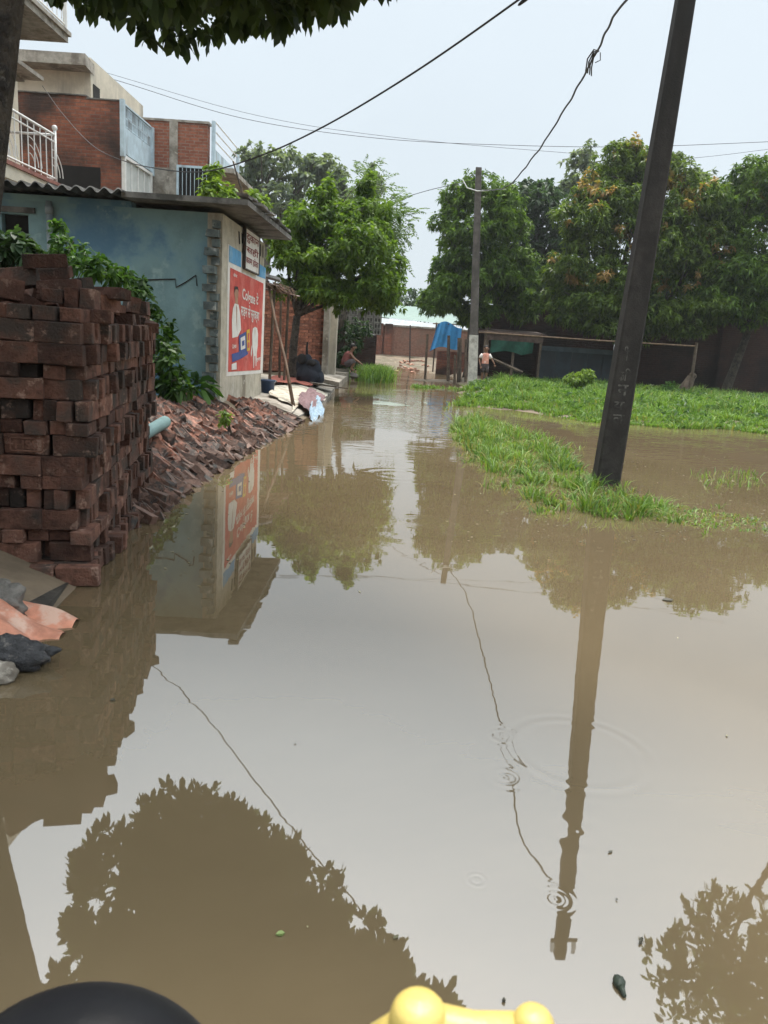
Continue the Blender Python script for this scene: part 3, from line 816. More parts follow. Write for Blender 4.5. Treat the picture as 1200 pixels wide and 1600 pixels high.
# ------------------------------------------------------------------ unplastered brick house, two storeys
YB = 20.0
def XZ(px, py, Y): q = atY(px, py, Y); return q.x, q.z
xf, zt1 = XZ(188, 158, YB)
zroom = XZ(100, 150, YB)[1]
b1 = empty('brick_house', (xf, YB, .4), 'unplastered red brick house with pale blue front and cream rooftop room', 'house')
x3, z3 = XZ(60, 150, YB)
w1 = MB().bb(-15, xf, YB, YB + .25, .2, zt1).bb(xf - .25, xf - .002, YB + .25, 22.35, .2, zt1 - .7).build('wall', BRW_OLD, b1)
xu = XZ(134, 150, YB)[0]
MB().bb(-15, xu, YB + .02, YB + .23, zt1 + .002, zt1 + .06).build('wall_upstand', BRW_OLD, b1)
MB().bb(-15.05, xu + .02, YB - .02, YB + .28, zt1 + .062, zt1 + .09).bb(xu + .022, xf + .02, YB - .02, YB + .28, zt1 + .002, zt1 + .03).build('coping', CONCD, b1)
ox0, oz0 = XZ(84, 296, YB); ox1, oz1 = XZ(157, 262, YB)
MB().bb(ox0, ox1, YB - .02, YB - .004, oz0 - .8, oz1).build('doorway', DARK, b1)
# front on the road: pale blue parapet panel with pierced blocks, grille window below
zp0 = atX(212, 240, xf).z; PH = zt1 - zp0; BS = PH * .25
mb = MB().bb(xf + .002, xf + .10, YB - .06, YB + .06, zp0 - .3, zt1 + .04).bb(xf + .002, xf + .10, 22.2, 22.34, zp0 - .3, zt1 - .02).bb(xf + .002, xf + .06, YB + .06, 22.2, zp0 - .2, zp0 + PH * .42)
par = mb.build('parapet_panel', PALEBLUE, b1)
for i in range(7):
    for j in range(2):
        mb = MB(); yy = YB + .10 + i * .295; zz = zp0 + PH * .44 + j * BS
        for q in ((0, .28, 0, .03), (0, .28, BS - .04, BS - .01), (0, .03, .03, BS - .04), (.25, .28, .03, BS - .04), (.12, .16, .03, BS - .04)):
            mb.bb(xf + .004, xf + .05, yy + q[0], yy + q[1], zz + q[2], zz + q[3])
        mb.build('pierced_block', PALEBLUE, par)
MB().bb(xf + .002, xf + .07, YB + .08, 22.2, zp0 + PH * .95, zp0 + PH * .99).build('rail', PALEBLUE, par)
GLASSW = M('milky_pane', (.5, .52, .5), rough=.35, var=.1, scale=3, bump=0)
mb = MB().bb(xf + .002, xf + .03, YB + .12, 22.1, zp0 - 2.2, zp0 - .32)
wn = mb.build('window', GLASSW, b1)
mb = MB().bb(xf + .004, xf + .09, YB + .02, YB + .12, zp0 - 2.25, zp0 - .25).bb(xf + .004, xf + .09, 22.1, 22.2, zp0 - 2.25, zp0 - .25).bb(xf + .004, xf + .09, YB + .12, 22.1, zp0 - .32, zp0 - .25)
mb.build('window_frame', METALW, wn)
for i in range(3):
    y_ = YB + .62 + i * .5
    MB().bb(xf + .032, xf + .06, y_ - .02, y_ + .02, zp0 - 2.2, zp0 - .33).build('mullion', METALW, wn)
# rooftop room in cream plaster, sloping roof slab
xr1 = XZ(140, 150, 22.5)[0]; zr1 = XZ(140, 120, 22.5)[1]
rm = MB().bb(-14.5, xr1, 22.6, 27, zt1 - .3, zr1 + .5).build('rooftop_room', CREAM, b1)
xa, za = XZ(112, 82, 22.0); xb_, zb_ = XZ(166, 130, 24.5)
xm = XZ(165, 128, 24.4)[0]
mb = MB()
mb.add([(-14.6, 22.0, za - .28), (xa + .35, 22.0, za - .28), (xm, 25.2, za - .28), (-14.6, 25.2, za - .28), (-14.6, 22.0, za), (xa + .35, 22.0, za), (xm, 25.2, za), (-14.6, 25.2, za)], [(0, 3, 2, 1), (4, 5, 6, 7), (0, 1, 5, 4), (1, 2, 6, 5), (2, 3, 7, 6), (3, 0, 4, 7)])
mb.build('roof_slab', CONC, rm)
MB().bb(xr1 + .002, xr1 + .02, 22.75, 23.2, zr1 - .9, zr1 - .1).build('window', DARK, rm)

# second brick house beyond
Y2 = 22.4
xl2 = xf - .3; xr2, zt2 = XZ(325, 194, Y2)
b2 = empty('brick_house', (xr2, Y2, .4), 'second red brick house with cement strip, blue grille and small roof balcony', 'house')
MB().bb(xl2, xr2, Y2, Y2 + .25, .2, zt2).bb(xr2 - .25, xr2 - .002, Y2 + .25, 26, .2, zt2 - 1.4).build('wall', BRW_NEW, b2)
xc0 = XZ(265, 240, Y2)[0]; xc1 = XZ(278, 240, Y2)[0]; zc2 = XZ(280, 258, Y2)[1]
MB().bb(xc0, xc1, Y2 - .03, Y2 - .003, .3, zt2).bb(xl2, xr2 + .04, Y2 - .03, Y2 + .27, zt2 + .002, zt2 + .06).build('cement_strip', CONC, b2)
MB().bb(xl2, xc0 - .004, Y2 - .024, Y2 - .003, .3, zc2 - .1).build('cement_render', CONC, b2)
gx0, gz0 = XZ(280, 306, Y2); gx1, gz1 = XZ(312, 264, Y2)
gw = MB().bb(gx0, gx1 + .3, Y2 - .03, Y2 - .012, gz0 - .6, gz1).build('window', DARK, b2)
MB().bb(gx0 - .06, gx0, Y2 - .07, Y2 - .003, gz0 - .6, gz1 + .06).bb(gx0, gx1 + .3, Y2 - .07, Y2 - .003, gz1, gz1 + .06).build('window_frame', PALEBLUE, gw)
for i in range(8):
    x_ = gx0 + .1 + i * .11
    MB().tube([(x_, Y2 - .055, gz0 - .6), (x_, Y2 - .055, gz1)], .010, 5).build('grille_bar', PALEBLUE, gw)
zbl = XZ(330, 262, Y2)[1]
MB().bb(xr2 + .002, xr2 + .75, Y2 - .1, 25.8, zbl - .12, zbl).build('balcony_slab', CONC, b2)
bx = xr2 + .12
pr = MB().bb(bx, bx + .05, Y2 + .02, 25.6, zbl + .06, zbl + .5).bb(bx - .01, bx + .08, Y2 - .05, Y2 + .05, zbl, zt2 + .08).bb(bx - .01, bx + .08, 25.6, 25.7, zbl, zt2 - .05).build('balcony_panel', PALEBLUE, b2)
for i in range(3):
    MB().tube([(bx + .03, Y2 + .05, zbl + .72 + i * .24), (bx + .03, 25.6, zbl + .72 + i * .24)], .018, 5).build('rail', METALW, pr)

# ------------------------------------------------------------------ plinth / apron between shop and low brick house
ap = MB()
EDG = [(-1.50, 12.55), (-1.44, 13.4), (-1.30, 14.6), (-1.36, 16), (-1.42, 18), (-1.45, 19.6)]
vs = []
for i, (x, y) in enumerate(EDG):
    vs += [(x, y, -.12), (x + .01, y, .06 + .01 * i), (x - .45, y + .05, .20), (-4.2, y + .3, .36)]
fs = []
for i in range(len(EDG) - 1):
    for j in range(3):
        a = i * 4 + j; fs.append((a, a + 4, a + 5, a + 1))
fs.append((0, 1, 2, 3))
fs.append(tuple(len(EDG) * 4 - 4 + q for q in (3, 2, 1, 0)))
ap.add(vs, fs)
tag(ap.build('pavement', CONC), kind='structure')

# low brick house with doorway, built brick by brick on the side one sees
lb = empty('low_brick_house', (-3.2, 21.5, .35), 'low red brick house with pale corner pillars behind the roadside tree', 'house')
A0 = Vector((-4.75, 20.9, .28)); A1 = Vector((-2.05, 22.3, .28))
ud = (A1 - A0).normalized(); nd = Vector((ud.y, -ud.x, 0))
Lw = (A1 - A0).length
core = MB()
pts = [A0 - nd * .02, A1 - nd * .02, A1 - nd * .25, A0 - nd * .25]
core.prism([(p.x, p.y) for p in pts], .2, 2.55)
core.build('wall_core', BRW_OLD, lb)
bm_v = []
WALLB = M('house_brick', (.31, .125, .080), rough=.9, var=.3, scale=12, bump=.4, stain=(.19, .085, .06), stain_scale=5, stain2=(.38, .22, .16), rnd=.3)
for k in range(4):
    q = MB().box((0, 0, 0), (.232, .07, .071), None, 0, .004)
    me = bpy.data.meshes.new('wall_brick'); me.from_pydata(q.v, [], q.f); me.materials.append(WALLB); bm_v.append(me)
rotw = Matrix((ud, -nd, Vector((0, 0, 1)))).transposed().to_4x4()
cnt = 0
for r_ in range(25):
    for c_ in range(int(Lw / .245)):
        u = .12 + c_ * .245 + (.12 if r_ % 2 else 0)
        if u > Lw - .1: continue
        if .55 < u < 1.15 and r_ < 20: continue
        if cnt >= 290: break
        p = A0 + ud * u + nd * (.018 + random.uniform(-.006, .008)) + Vector((0, 0, .06 + r_ * .083))
        o = bpy.data.objects.new('brick', bm_v[random.randrange(4)]); C.objects.link(o); o.parent = lb
        o.matrix_local = Matrix.Translation(p - Vector(lb.location)) @ rotw
        cnt += 1
dq = MB()
pa = A0 + ud * .62 + nd * .01; pb = A0 + ud * 1.08 + nd * .01
dq.prism([(pa.x, pa.y), (pb.x, pb.y), (pb.x - nd.x * .03, pb.y - nd.y * .03), (pa.x - nd.x * .03, pa.y - nd.y * .03)], .3, 1.9)
dq.build('doorway', DARK, lb)
for p0, p1, y_, mt in ((504, 512.5, 22.0, CONC), (514.5, 525, 22.5, CREAM)):
    MB().bb(atY(p0, 540, y_).x, atY(p1, 540, y_).x, y_, y_ + .35, .15, 2.5).build('pillar', mt, lb)
MB().bb(-3.6, -2.05, 22.9, 26, .2, 2.6).build('rear_room', PLAST, lb)
# stacked lattice blocks on the wall beyond
q0 = atY(565, 500, 27)
LATM = M('grey_block', (.2, .19, .175), rough=.9, var=.3, scale=6, bump=.3)
lat = empty('lattice_wall', (q0.x, 27, .3), 'wall of pierced pale blocks above a dark base behind the roadside shrub', 'wall')
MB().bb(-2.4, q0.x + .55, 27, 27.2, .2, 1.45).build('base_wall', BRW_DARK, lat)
for r_ in range(4):
    for c_ in range(8):
        x_ = q0.x + .42 - c_ * .27; z_ = 1.46 + r_ * .2
        mb = MB()
        for q in ((0, .25, 0, .035), (0, .25, .15, .185), (0, .04, .035, .15), (.21, .25, .035, .15), (.105, .145, .035, .15)):
            mb.bb(x_ + q[0], x_ + q[1], 27.02, 27.14, z_ + q[2], z_ + q[3])
        mb.build('pierced_block', LATM, lat)
MB().bb(-2.4, q0.x + .68, 27.16, 27.22, 1.46, 2.28).build('backing', CONCD, lat)
# lean-to tin sheet roof held by the shop and a prop
q1 = atY(418, 440, 15.2)
lt = empty('lean_to_roof', (q1.x, 15.2, .36), 'ragged tin and thatch lean-to roof just beyond the painted shop', 'roof')
mb = MB()
for i in range(6):
    x0_ = -2.95 + i * .10; y0_ = 14.3 + i * .2
    mb.box((-2.75 + .03 * i, 15.0 + i * .34, q1.z + .02 - .022 * i), (1.0 + random.uniform(-.1, .1), .46, .02), (random.uniform(-.05, .05), .18 + random.uniform(-.05, .05), random.uniform(-.08, .08)), 0, .012)
mb.build('sheet', TIN, lt)
MB().box((-2.65, 15.3, q1.z + .12), (.75, .9, .025), (0, .17, .1), 0, .02).build('pale_sheet', TINL, lt)
mb = MB()
for i in range(30):
    a = Vector((-2.35 + random.uniform(-.15, .12), 14.6 + random.uniform(0, 2.2), q1.z - .03)); mb.tube([a, a + Vector((random.uniform(.1, .25), random.uniform(-.1, .1), random.uniform(-.22, -.06)))], .007, 4)
mb.build('thatch', BAMBOO, lt)
for y_ in (14.9, 16.9):
    MB().tube([(-2.36, y_, .25), (-2.33, y_ + .05, q1.z - .02)], .03, 6).build('prop', WOOD, lt)

# steps by the far house
st = empty('concrete_steps', (-1.6, 24.5, 0), 'short concrete steps going down to the flooded lane', 'steps')
MB().box((-1.85, 21.6, .1), (.9, 2.6, .3), (0, .12, 0), 0, .03).build('ramp', CONC, st)
for i in range(3):
    MB().bb(-2.3, -1.40 - .0 * i, 23.4 + i * .62, 23.98 + i * .62, -.1, .16 + .09 * i).build('step', CONC, st)

# ------------------------------------------------------------------ far end of the lane
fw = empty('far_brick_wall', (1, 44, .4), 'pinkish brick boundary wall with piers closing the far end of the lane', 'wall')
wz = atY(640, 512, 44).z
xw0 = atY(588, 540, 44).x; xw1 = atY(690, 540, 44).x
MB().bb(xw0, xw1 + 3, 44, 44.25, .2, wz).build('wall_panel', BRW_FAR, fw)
for px in (591, 606):
    x_ = atY(px, 540, 44).x
    MB().bb(x_ - .22, x_ + .22, 43.78, 44.3, .2, wz + .14).build('pier', BRW_OLD, fw)
MB().bb(xw0, xw1 + 3, 43.95, 44.3, wz + .002, wz + .10).build('coping', CONC, fw)
ts = empty('tin_shed', (1, 47, .4), 'long shed with pale green and white sheet roofs behind the far wall', 'shed')
za_ = atY(620, 512, 46).z; zb2 = atY(620, 494, 49).z
MB().add([(xw0 - .4, 45.4, za_ - .1), (xw1 + 3, 45.4, za_ - .35), (xw1 + 3, 48.5, zb2 - .45), (xw0 - .4, 48.5, zb2 - .15)], [(0, 1, 2, 3)]).build('white_roof', TINL, ts)
MB().add([(xw0 - .5, 48.6, zb2 - .1), (xw1 + 2, 48.6, zb2 - .35), (xw1 + 2, 53, zb2 + .8), (xw0 - .5, 53, zb2 + .8)], [(0, 1, 2, 3)]).build('green_roof', TINGREEN, ts)
MB().bb(xw0, xw1 + 2.5, 46, 52, .3, za_ - .4).build('wall', BRW_FAR, ts)

# blue tarpaulin hung over a fence
t0 = atY(684, 506, 33); t1 = atY(722, 506, 33); tb = atY(700, 551, 33)
tp = empty('tarpaulin', (t0.x, 33, tb.z), 'bright blue tarpaulin sheet hung in folds at the end of the lane', 'tarpaulin')
def tf(u, v):
    x = t0.x - .25 * v + (t1.x - t0.x + .25 * v) * u
    return (x, 33 + .035 * math.sin(u * 17 + v) * (1 - .2 * v) + .02 * math.sin(u * 31), t0.z + .12 * math.sin(u * 5) + (tb.z - t0.z) * (v * (1 - .25 * u * v)))
MB().grid(tf, 40, 10).build('sheet', TARP, tp, smooth=True)
MB().tube([(t0.x - .2, 33.06, t0.z), (t1.x + .6, 33.06, t0.z + .05)], .025, 5).build('line', BAMBOO, tp)
for x_ in (t0.x - .05, t1.x + .3):
    MB().tube([(x_, 33.1, .1), (x_, 33.1, t0.z + .05)], .035, 6).build('post', WOOD, tp)
lw = empty('low_brick_wall', ((t0.x + t1.x) / 2, 33.6, .3), 'low broken brick wall below the blue tarpaulin', 'wall')
mb = MB().bb(t0.x + .1, t1.x + 1.3, 33.5, 33.75, .0, tb.z + .05)
mb.build('wall_panel', BRW_OLD, lw)

# weathered timber posts beside the lane end
for i, (px, py0, py1, r_) in enumerate(((664, 522, 594, .05), (701, 524, 588, .06), (718, 528, 590, .09), (711, 555, 590, .05), (728, 530, 592, .05))):
    a = atY(px + (4 if i == 0 else 0), py0, 28 - .3 * i); b_ = atY(px, py1, 28 - .3 * i)
    o = MB().tube([(b_.x, 28 - .3 * i, -.05), (a.x, 28 - .3 * i, a.z)], [r_, r_ * .85], 7).build('timber_post', WOOD, None, origin=(b_.x, 28 - .3 * i, 0))
    tag(o, ['thin leaning timber post left of the blue tarpaulin', 'dark timber post just in front of the blue tarpaulin', 'thickest brown timber post between tarpaulin and electric pole', 'short timber stub at the foot of the posts', 'timber post nearest the white-footed electric pole'][i], 'post', 'timber posts at the lane end')
for i, (px, py0, py1, Y_) in enumerate(((641, 508, 560, 40), (586, 500, 550, 30))):
    a = atY(px, py0, Y_); b_ = atY(px, py1, Y_)
    o = MB().tube([(b_.x, Y_, tz(b_.x, Y_) - .1), (a.x, Y_, a.z)], .04, 6).build('thin_post', (IRON, METALW)[i], None, origin=(b_.x, Y_, 0))
    tag(o, ('thin dark iron post in front of the far pink wall', 'thin pale post at the left end of the far wall')[i], 'post')

# ------------------------------------------------------------------ right hand yard: shack, sheet fence, brick wall, pipe rail
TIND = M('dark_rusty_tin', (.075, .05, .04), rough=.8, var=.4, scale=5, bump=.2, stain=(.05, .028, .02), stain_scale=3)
sk = empty('shack', (4.2, 28, .3), 'dark open shack with rusty roof edge and green net behind the boy', 'shack')
a = atY(762, 516, 27.5); b_ = atY(850, 522, 27.5)
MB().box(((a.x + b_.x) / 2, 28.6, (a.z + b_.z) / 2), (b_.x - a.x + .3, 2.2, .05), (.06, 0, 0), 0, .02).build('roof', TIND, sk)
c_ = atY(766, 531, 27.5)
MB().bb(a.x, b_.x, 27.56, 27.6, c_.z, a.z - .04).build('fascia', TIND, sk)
d0 = atY(768, 531, 27.45); d1 = atY(832, 556, 27.45)
def nf(u, v): return (d0.x + (d1.x - d0.x) * u, 27.48 + .05 * math.sin(u * 12 + 2 * v), d0.z + (d1.z - d0.z) * v * (1 - .22 * abs(math.sin(u * 4.2))) - .0)
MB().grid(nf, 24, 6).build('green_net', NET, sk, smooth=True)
for x_ in (a.x + .05, (a.x + b_.x) / 2, b_.x - .05):
    MB().tube([(x_, 27.62, .1), (x_, 27.62, a.z)], .05, 6).build('post', WOOD, sk)
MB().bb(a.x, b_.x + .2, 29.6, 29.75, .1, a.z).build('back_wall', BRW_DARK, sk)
fe = empty('sheet_fence', (6.5, 28.5, .3), 'dark blue sheet metal fence with paler top strip under the trees', 'fence')
f0 = atY(846, 541, 28.3); f1 = atY(972, 548, 28.3)
npan = 6
for i in range(npan):
    x0_ = f0.x + (f1.x - f0.x + .5) * i / npan; x1_ = f0.x + (f1.x - f0.x + .5) * (i + 1) / npan - .012
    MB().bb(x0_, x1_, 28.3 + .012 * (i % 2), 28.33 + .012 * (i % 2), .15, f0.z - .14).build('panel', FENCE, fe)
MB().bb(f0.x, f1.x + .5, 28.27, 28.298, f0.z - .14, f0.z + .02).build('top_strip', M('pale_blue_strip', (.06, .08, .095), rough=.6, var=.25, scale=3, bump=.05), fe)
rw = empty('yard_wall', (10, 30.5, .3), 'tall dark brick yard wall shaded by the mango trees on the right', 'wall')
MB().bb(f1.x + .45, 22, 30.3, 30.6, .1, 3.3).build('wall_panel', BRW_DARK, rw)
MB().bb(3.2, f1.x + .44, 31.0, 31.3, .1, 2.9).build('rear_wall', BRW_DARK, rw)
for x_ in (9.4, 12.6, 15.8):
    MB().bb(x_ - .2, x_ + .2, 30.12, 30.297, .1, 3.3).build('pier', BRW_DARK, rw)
rl = empty('pipe_rail', (8, 25.5, .3), 'long rusty horizontal pipe on posts in front of the shaded yard', 'railing')
pA = atY(748, 519, 24.9); pB = atY(1088, 541, 25.8); pC = atY(1078, 612, 25.8)
MB().tube([pA, pA.lerp(pB, .5) + Vector((0, 0, -.02)), pB], .028, 6).build('rail', BAMBOO, rl)
MB().tube([(pC.x, 25.8, .1), (pB.x, 25.8, pB.z + .12)], .05, 6).build('post', WOOD, rl)
MB().tube([(pA.x + .25, 25.0, .1), (pA.x + .25, 25.0, pA.z + .1)], .05, 6).build('post', WOOD, rl)
pl = atY(768, 560, 26); pr_ = atY(816, 582, 26)
o = MB().tube([pl, pr_], [.05, .06], 6).tube([(pl.lerp(pr_, .65).x, 26, .1), (pl.lerp(pr_, .65).x, 26, pl.lerp(pr_, .65).z)], .05, 6).build('leaning_beam', WOOD, None, origin=(pl.x, 26, .2))
tag(o, 'thick wooden beam slanting down from beside the boy', 'beam')
a = atY(1070, 614, 26)
mb = MB()
mb.tube([(a.x - .1, 26, .05), (a.x + .02, 26, .45), (a.x + .14, 26, .78)], [.24, .19, .13], 9).ball((a.x + .17, 26, .8), (.14, .13, .12), 9, 6, lump=.15)
o = mb.build('tree_stump', WOOD, None, smooth=True, origin=(a.x, 26, .2)); tag(o, 'short ragged tree stump standing in the grass by the rail post', 'stump')
# ------------------------------------------------------------------ stack of loose bricks
def brick_mesh(nm, d, mat, jit=.004, bev=.006):
    bm = bmesh.new()
    bmesh.ops.create_cube(bm, size=1.0)
    for v in bm.verts: v.co = Vector((v.co.x * d[0], v.co.y * d[1], v.co.z * d[2])) + Vector([random.uniform(-jit, jit) for _ in range(3)])
    bmesh.ops.bevel(bm, geom=list(bm.edges), offset=bev, segments=1, affect='EDGES', profile=.5)
    me = bpy.data.meshes.new(nm); bm.to_mesh(me); bm.free()
    me.materials.append(mat)
    return me
BL, BW, BT = .218, .105, .070
BM = [brick_mesh('stack_brick', (BL, BW, BT), BRICK, .004, .004) for _ in range(8)]
SRZ = R(9)
stk = empty('brick_stack', (-1.58, 3.98, 0), 'tall rough stack of loose old bricks at the left water edge', 'brick stack', rz=SRZ)
RE = Euler((R(90), 0, 0)).to_matrix()              # on edge, long along local x
RF = Euler((0, 0, R(90))).to_matrix()              # flat, long along local y
RU = Euler((R(90), 0, R(90))).to_matrix()          # on edge, long along local y
items = []
DEP = 2.25
z = .0; li = 0
pat = 'EEFEGFEEFGEFEEFGEF'
def jr(a=2.0): return Euler((R(random.uniform(-a * .4, a * .4)), R(random.uniform(-a * .5, a * .5)), R(random.uniform(-a, a)))).to_matrix()
while z < 1.52:
    t = pat[li % len(pat)]
    ov = random.uniform(-.025, .03) + (.05 if li < 1 else 0)
    hh = BW if t in 'EG' else BT
    top = z > 1.30
    def ok(u, v):                  # the top of the heap is ragged
        return (not top) or bool(wob(np.array([u * 2.0 + 3]), np.array([v * 2.0]))[0] > -.35 + (z - 1.3) * 2.6) or (v < .35 and z < 1.44)
    if t == 'E':
        v = 0
        while v < DEP:
            for c_ in range(7 if v < .1 else 1):
                u = ov - BL / 2 - c_ * (BL + .008) + (random.uniform(-.045, .04) if c_ == 0 else random.uniform(-.015, .015))
                if ok(u, v): items.append((u, v + BT / 2 + (random.uniform(-.045, .02) if v < .05 else 0), z + hh / 2, jr(4.0) @ RE))
            v += BT + random.uniform(.003, .012)
    elif t == 'F':
        v = 0
        while v < DEP:
            for c_ in range(11 if v < .1 else 2):
                u = ov - BW / 2 - c_ * (BW + .006) + random.uniform(-.012, .02)
                if ok(u, v): items.append((u, v + BL / 2 + (random.uniform(-.05, .025) if v < .05 else 0), z + hh / 2, jr(4.0) @ RF))
            v += BL + random.uniform(.003, .015)
    else:
        v = 0
        while v < DEP:
            for c_ in range(16 if v < .1 else 2):
                u = ov - BT / 2 - c_ * (BT + .005) + random.uniform(-.012, .02)
                if ok(u, v): items.append((u, v + BL / 2 + (random.uniform(-.05, .025) if v < .05 else 0), z + hh / 2, jr(4.0) @ RU))
            v += BL + random.uniform(.003, .015)
    z += hh + .003; li += 1
# loose ones thrown on top and a base course standing a little proud
for k in range(46):
    u = random.uniform(-1.1, .0); v = random.uniform(.1, 2.0)
    items.append((u, v, 1.50 + random.uniform(-.03, .10) - .10 * abs(v - .9) + (.05 if -.5 < u < -.2 else 0), Euler((R(random.choice((0, 90)) + random.uniform(-14, 14)), R(random.uniform(-12, 12)), R(random.uniform(0, 180)))).to_matrix()))
items.append((-.27, .35, 1.68, Euler((R(4), R(-6), R(12))).to_matrix()))
for c_ in range(5):
    items.append((.07 - BL / 2 - c_ * (BL + .01), -.07, .055, jr(4) @ RE))
rotS = Euler((0, 0, SRZ)).to_matrix()
cl = Vector(cam.matrix_world.translation)
def vis(it):
    return (rotS @ Vector(it[:3]) + Vector(stk.location) - cl).length + (0 if (it[0] > -.75) else .8)
items.sort(key=vis)
rest_v = MB()
FROG = []
for k, it in enumerate(items):
    if k < 298:
        o = bpy.data.objects.new('brick', BM[random.randrange(8)]); C.objects.link(o); o.parent = stk
        o.matrix_local = Matrix.Translation(it[:3]) @ it[3].to_4x4()
        if it[1] < .06 and it[0] > -.9 and abs(it[2] - .50) < .34 and (it[3] @ Vector((0, 0, 1))).y < -.9 or (it[1] < .06 and it[0] > -.9 and .3 < it[2] < .9 and abs((it[3] @ Vector((0, 0, 1))).y) > .9):
            FROG.append((o, it))
    else:
        m3 = it[3]
        rest_v.box(it[:3], (BL, BW, BT), m3, 0, .005)
rr = rest_v.build('rear_bricks', BRICK, None, uv=False); rr.parent = stk; rr['kind'] = 'stuff'
cr = MB().bb(-1.4, -.26, .26, DEP - .05, 0, 1.44).build('inner_bricks', BRICK, None, uv=False); cr.parent = stk
# maker's frog with raised letters on two of the bricks lying on edge
random.shuffle(FROG)
FROGM = M('pressed_clay', (.17, .085, .058), rough=.9, var=.3, scale=14, bump=.4)
def frog(o, it):
    side = 1 if (it[3] @ Vector((0, 0, 1))).y < 0 else -1
    zf = side * (BT / 2 + .002)
    mb = MB()
    for q in ((-.075, .075, -.036, -.030), (-.075, .075, .030, .036), (-.081, -.075, -.030, .030), (.075, .081, -.030, .030)):
        mb.box(((q[0] + q[1]) / 2, (q[2] + q[3]) / 2, zf), (q[1] - q[0], q[3] - q[2], .006))
    vs, fs = text_mesh('HSS', .062)
    # letters read along the brick seen from outside
    ex = it[3].inverted() @ Vector((1, 0, 0)); ez = it[3].inverted() @ Vector((0, 0, 1))
    nn = Vector((0, 0, side))
    x0 = min(v.x for v in vs); x1 = max(v.x for v in vs); y0 = min(v.y for v in vs); y1 = max(v.y for v in vs)
    for dz in (0.0, .004):
        mb.add([ex * ((v.x - (x0 + x1) / 2) * 1.15) + ez * (v.y - (y0 + y1) / 2) + nn * (BT / 2 + .0015 + dz) for v in vs], fs)
    me = bpy.data.meshes.new('frog_letters'); me.from_pydata([tuple(v) for v in mb.v], [], mb.f); me.materials.append(FROGM)
    c = bpy.data.objects.new('frog_letters', me); C.objects.link(c); c.parent = o
FROG.sort(key=lambda q: abs(q[1][0] + .28) + abs(q[1][2] - .80))
if FROG: frog(*FROG.pop(0))
FROG.sort(key=lambda q: abs(q[1][0] + .6) + abs(q[1][2] - .50))
for q_ in FROG[:4]: frog(*q_)

# ------------------------------------------------------------------ bank of broken bricks
rb = empty('rubble_bank', (-2.2, 8, .1), 'sloping bank of broken brick pieces between the stack and the painted shop', 'rubble')
FM = []
for k in range(14):
    me_ = MB().box((0, 0, 0), (random.uniform(.13, .24), random.uniform(.07, .115), random.uniform(.022, .05)), None, 0, .012)
    for mt in (FRAG, FRAGWET):
        me = bpy.data.meshes.new('fragment'); me.from_pydata(me_.v, [], me_.f); me.materials.append(mt); FM.append(me)
frs = []
yy = 5.2
while yy < 12.2:
    ex = float(np.interp(yy, _EY, _EX))
    wd_ = (1.15 if yy < 10.3 else max(.85 - (yy - 10.3) * .12, .35))
    inl = 0.0
    while inl < wd_ + .05:
        x_ = ex + .10 - inl + random.uniform(-.03, .03); y_ = yy + random.uniform(-.07, .07)
        if float(wob(np.array([x_]), np.array([y_]), 1.7)[0]) > -.42 or inl < .3: frs.append((x_, y_, inl))
        inl += random.uniform(.05, .09)
    yy += random.uniform(.05, .08)
random.shuffle(frs)
frs.sort(key=lambda q: q[1] + random.uniform(0, 2.5))
rest = [MB(), MB()]
for k, (x_, y_, inl) in enumerate(frs):
    z_ = tz(x_, y_) + .035 + random.uniform(-.02, .035)
    az = R(random.gauss(-30, 12))         # long side runs down the slope towards the lane
    if random.random() < .15: az = R(random.uniform(-180, 180))
    rot = Euler((0, 0, az)).to_matrix() @ Euler((0, R(random.uniform(8, 30)), 0)).to_matrix() @ Euler((R(random.gauss(48, 12) if random.random() < .7 else random.uniform(-20, 90)), 0, 0)).to_matrix()
    if random.random() < .09: rot = rot @ Matrix.Scale(1.35, 3)
    wet = inl < .24 or random.random() < .12
    if k < 295:
        o = bpy.data.objects.new('brick_fragment', FM[random.randrange(14) * 2 + int(wet)]); C.objects.link(o); o.parent = rb
        o.matrix_local = Matrix.Translation(Vector((x_, y_, z_)) - Vector(rb.location)) @ rot.to_4x4()
    else:
        rest[int(wet)].box((x_, y_, z_), (random.uniform(.13, .23), random.uniform(.07, .11), random.uniform(.022, .048)), rot, 0, .010)
for m_, mt, nm in ((rest[0], FRAG, 'dry_fragments'), (rest[1], FRAGWET, 'wet_fragments')):
    o = m_.build(nm, mt, rb, uv=False); o['kind'] = 'stuff'
pa = atY(229, 676, 7.3); pb = atY(258, 659, 7.9)
o = MB().tube([pa - (pb - pa) * 1.2, pa, pb], .062, 12).tube([pb - (pb - pa) * .02, pb + (pb - pa) * .002], .050, 12).build('drain_pipe', PIPET, None, smooth=True, origin=(pa.x, pa.y, .2))
tag(o, 'short grey teal plastic pipe poking out of the brick rubble', 'pipe')

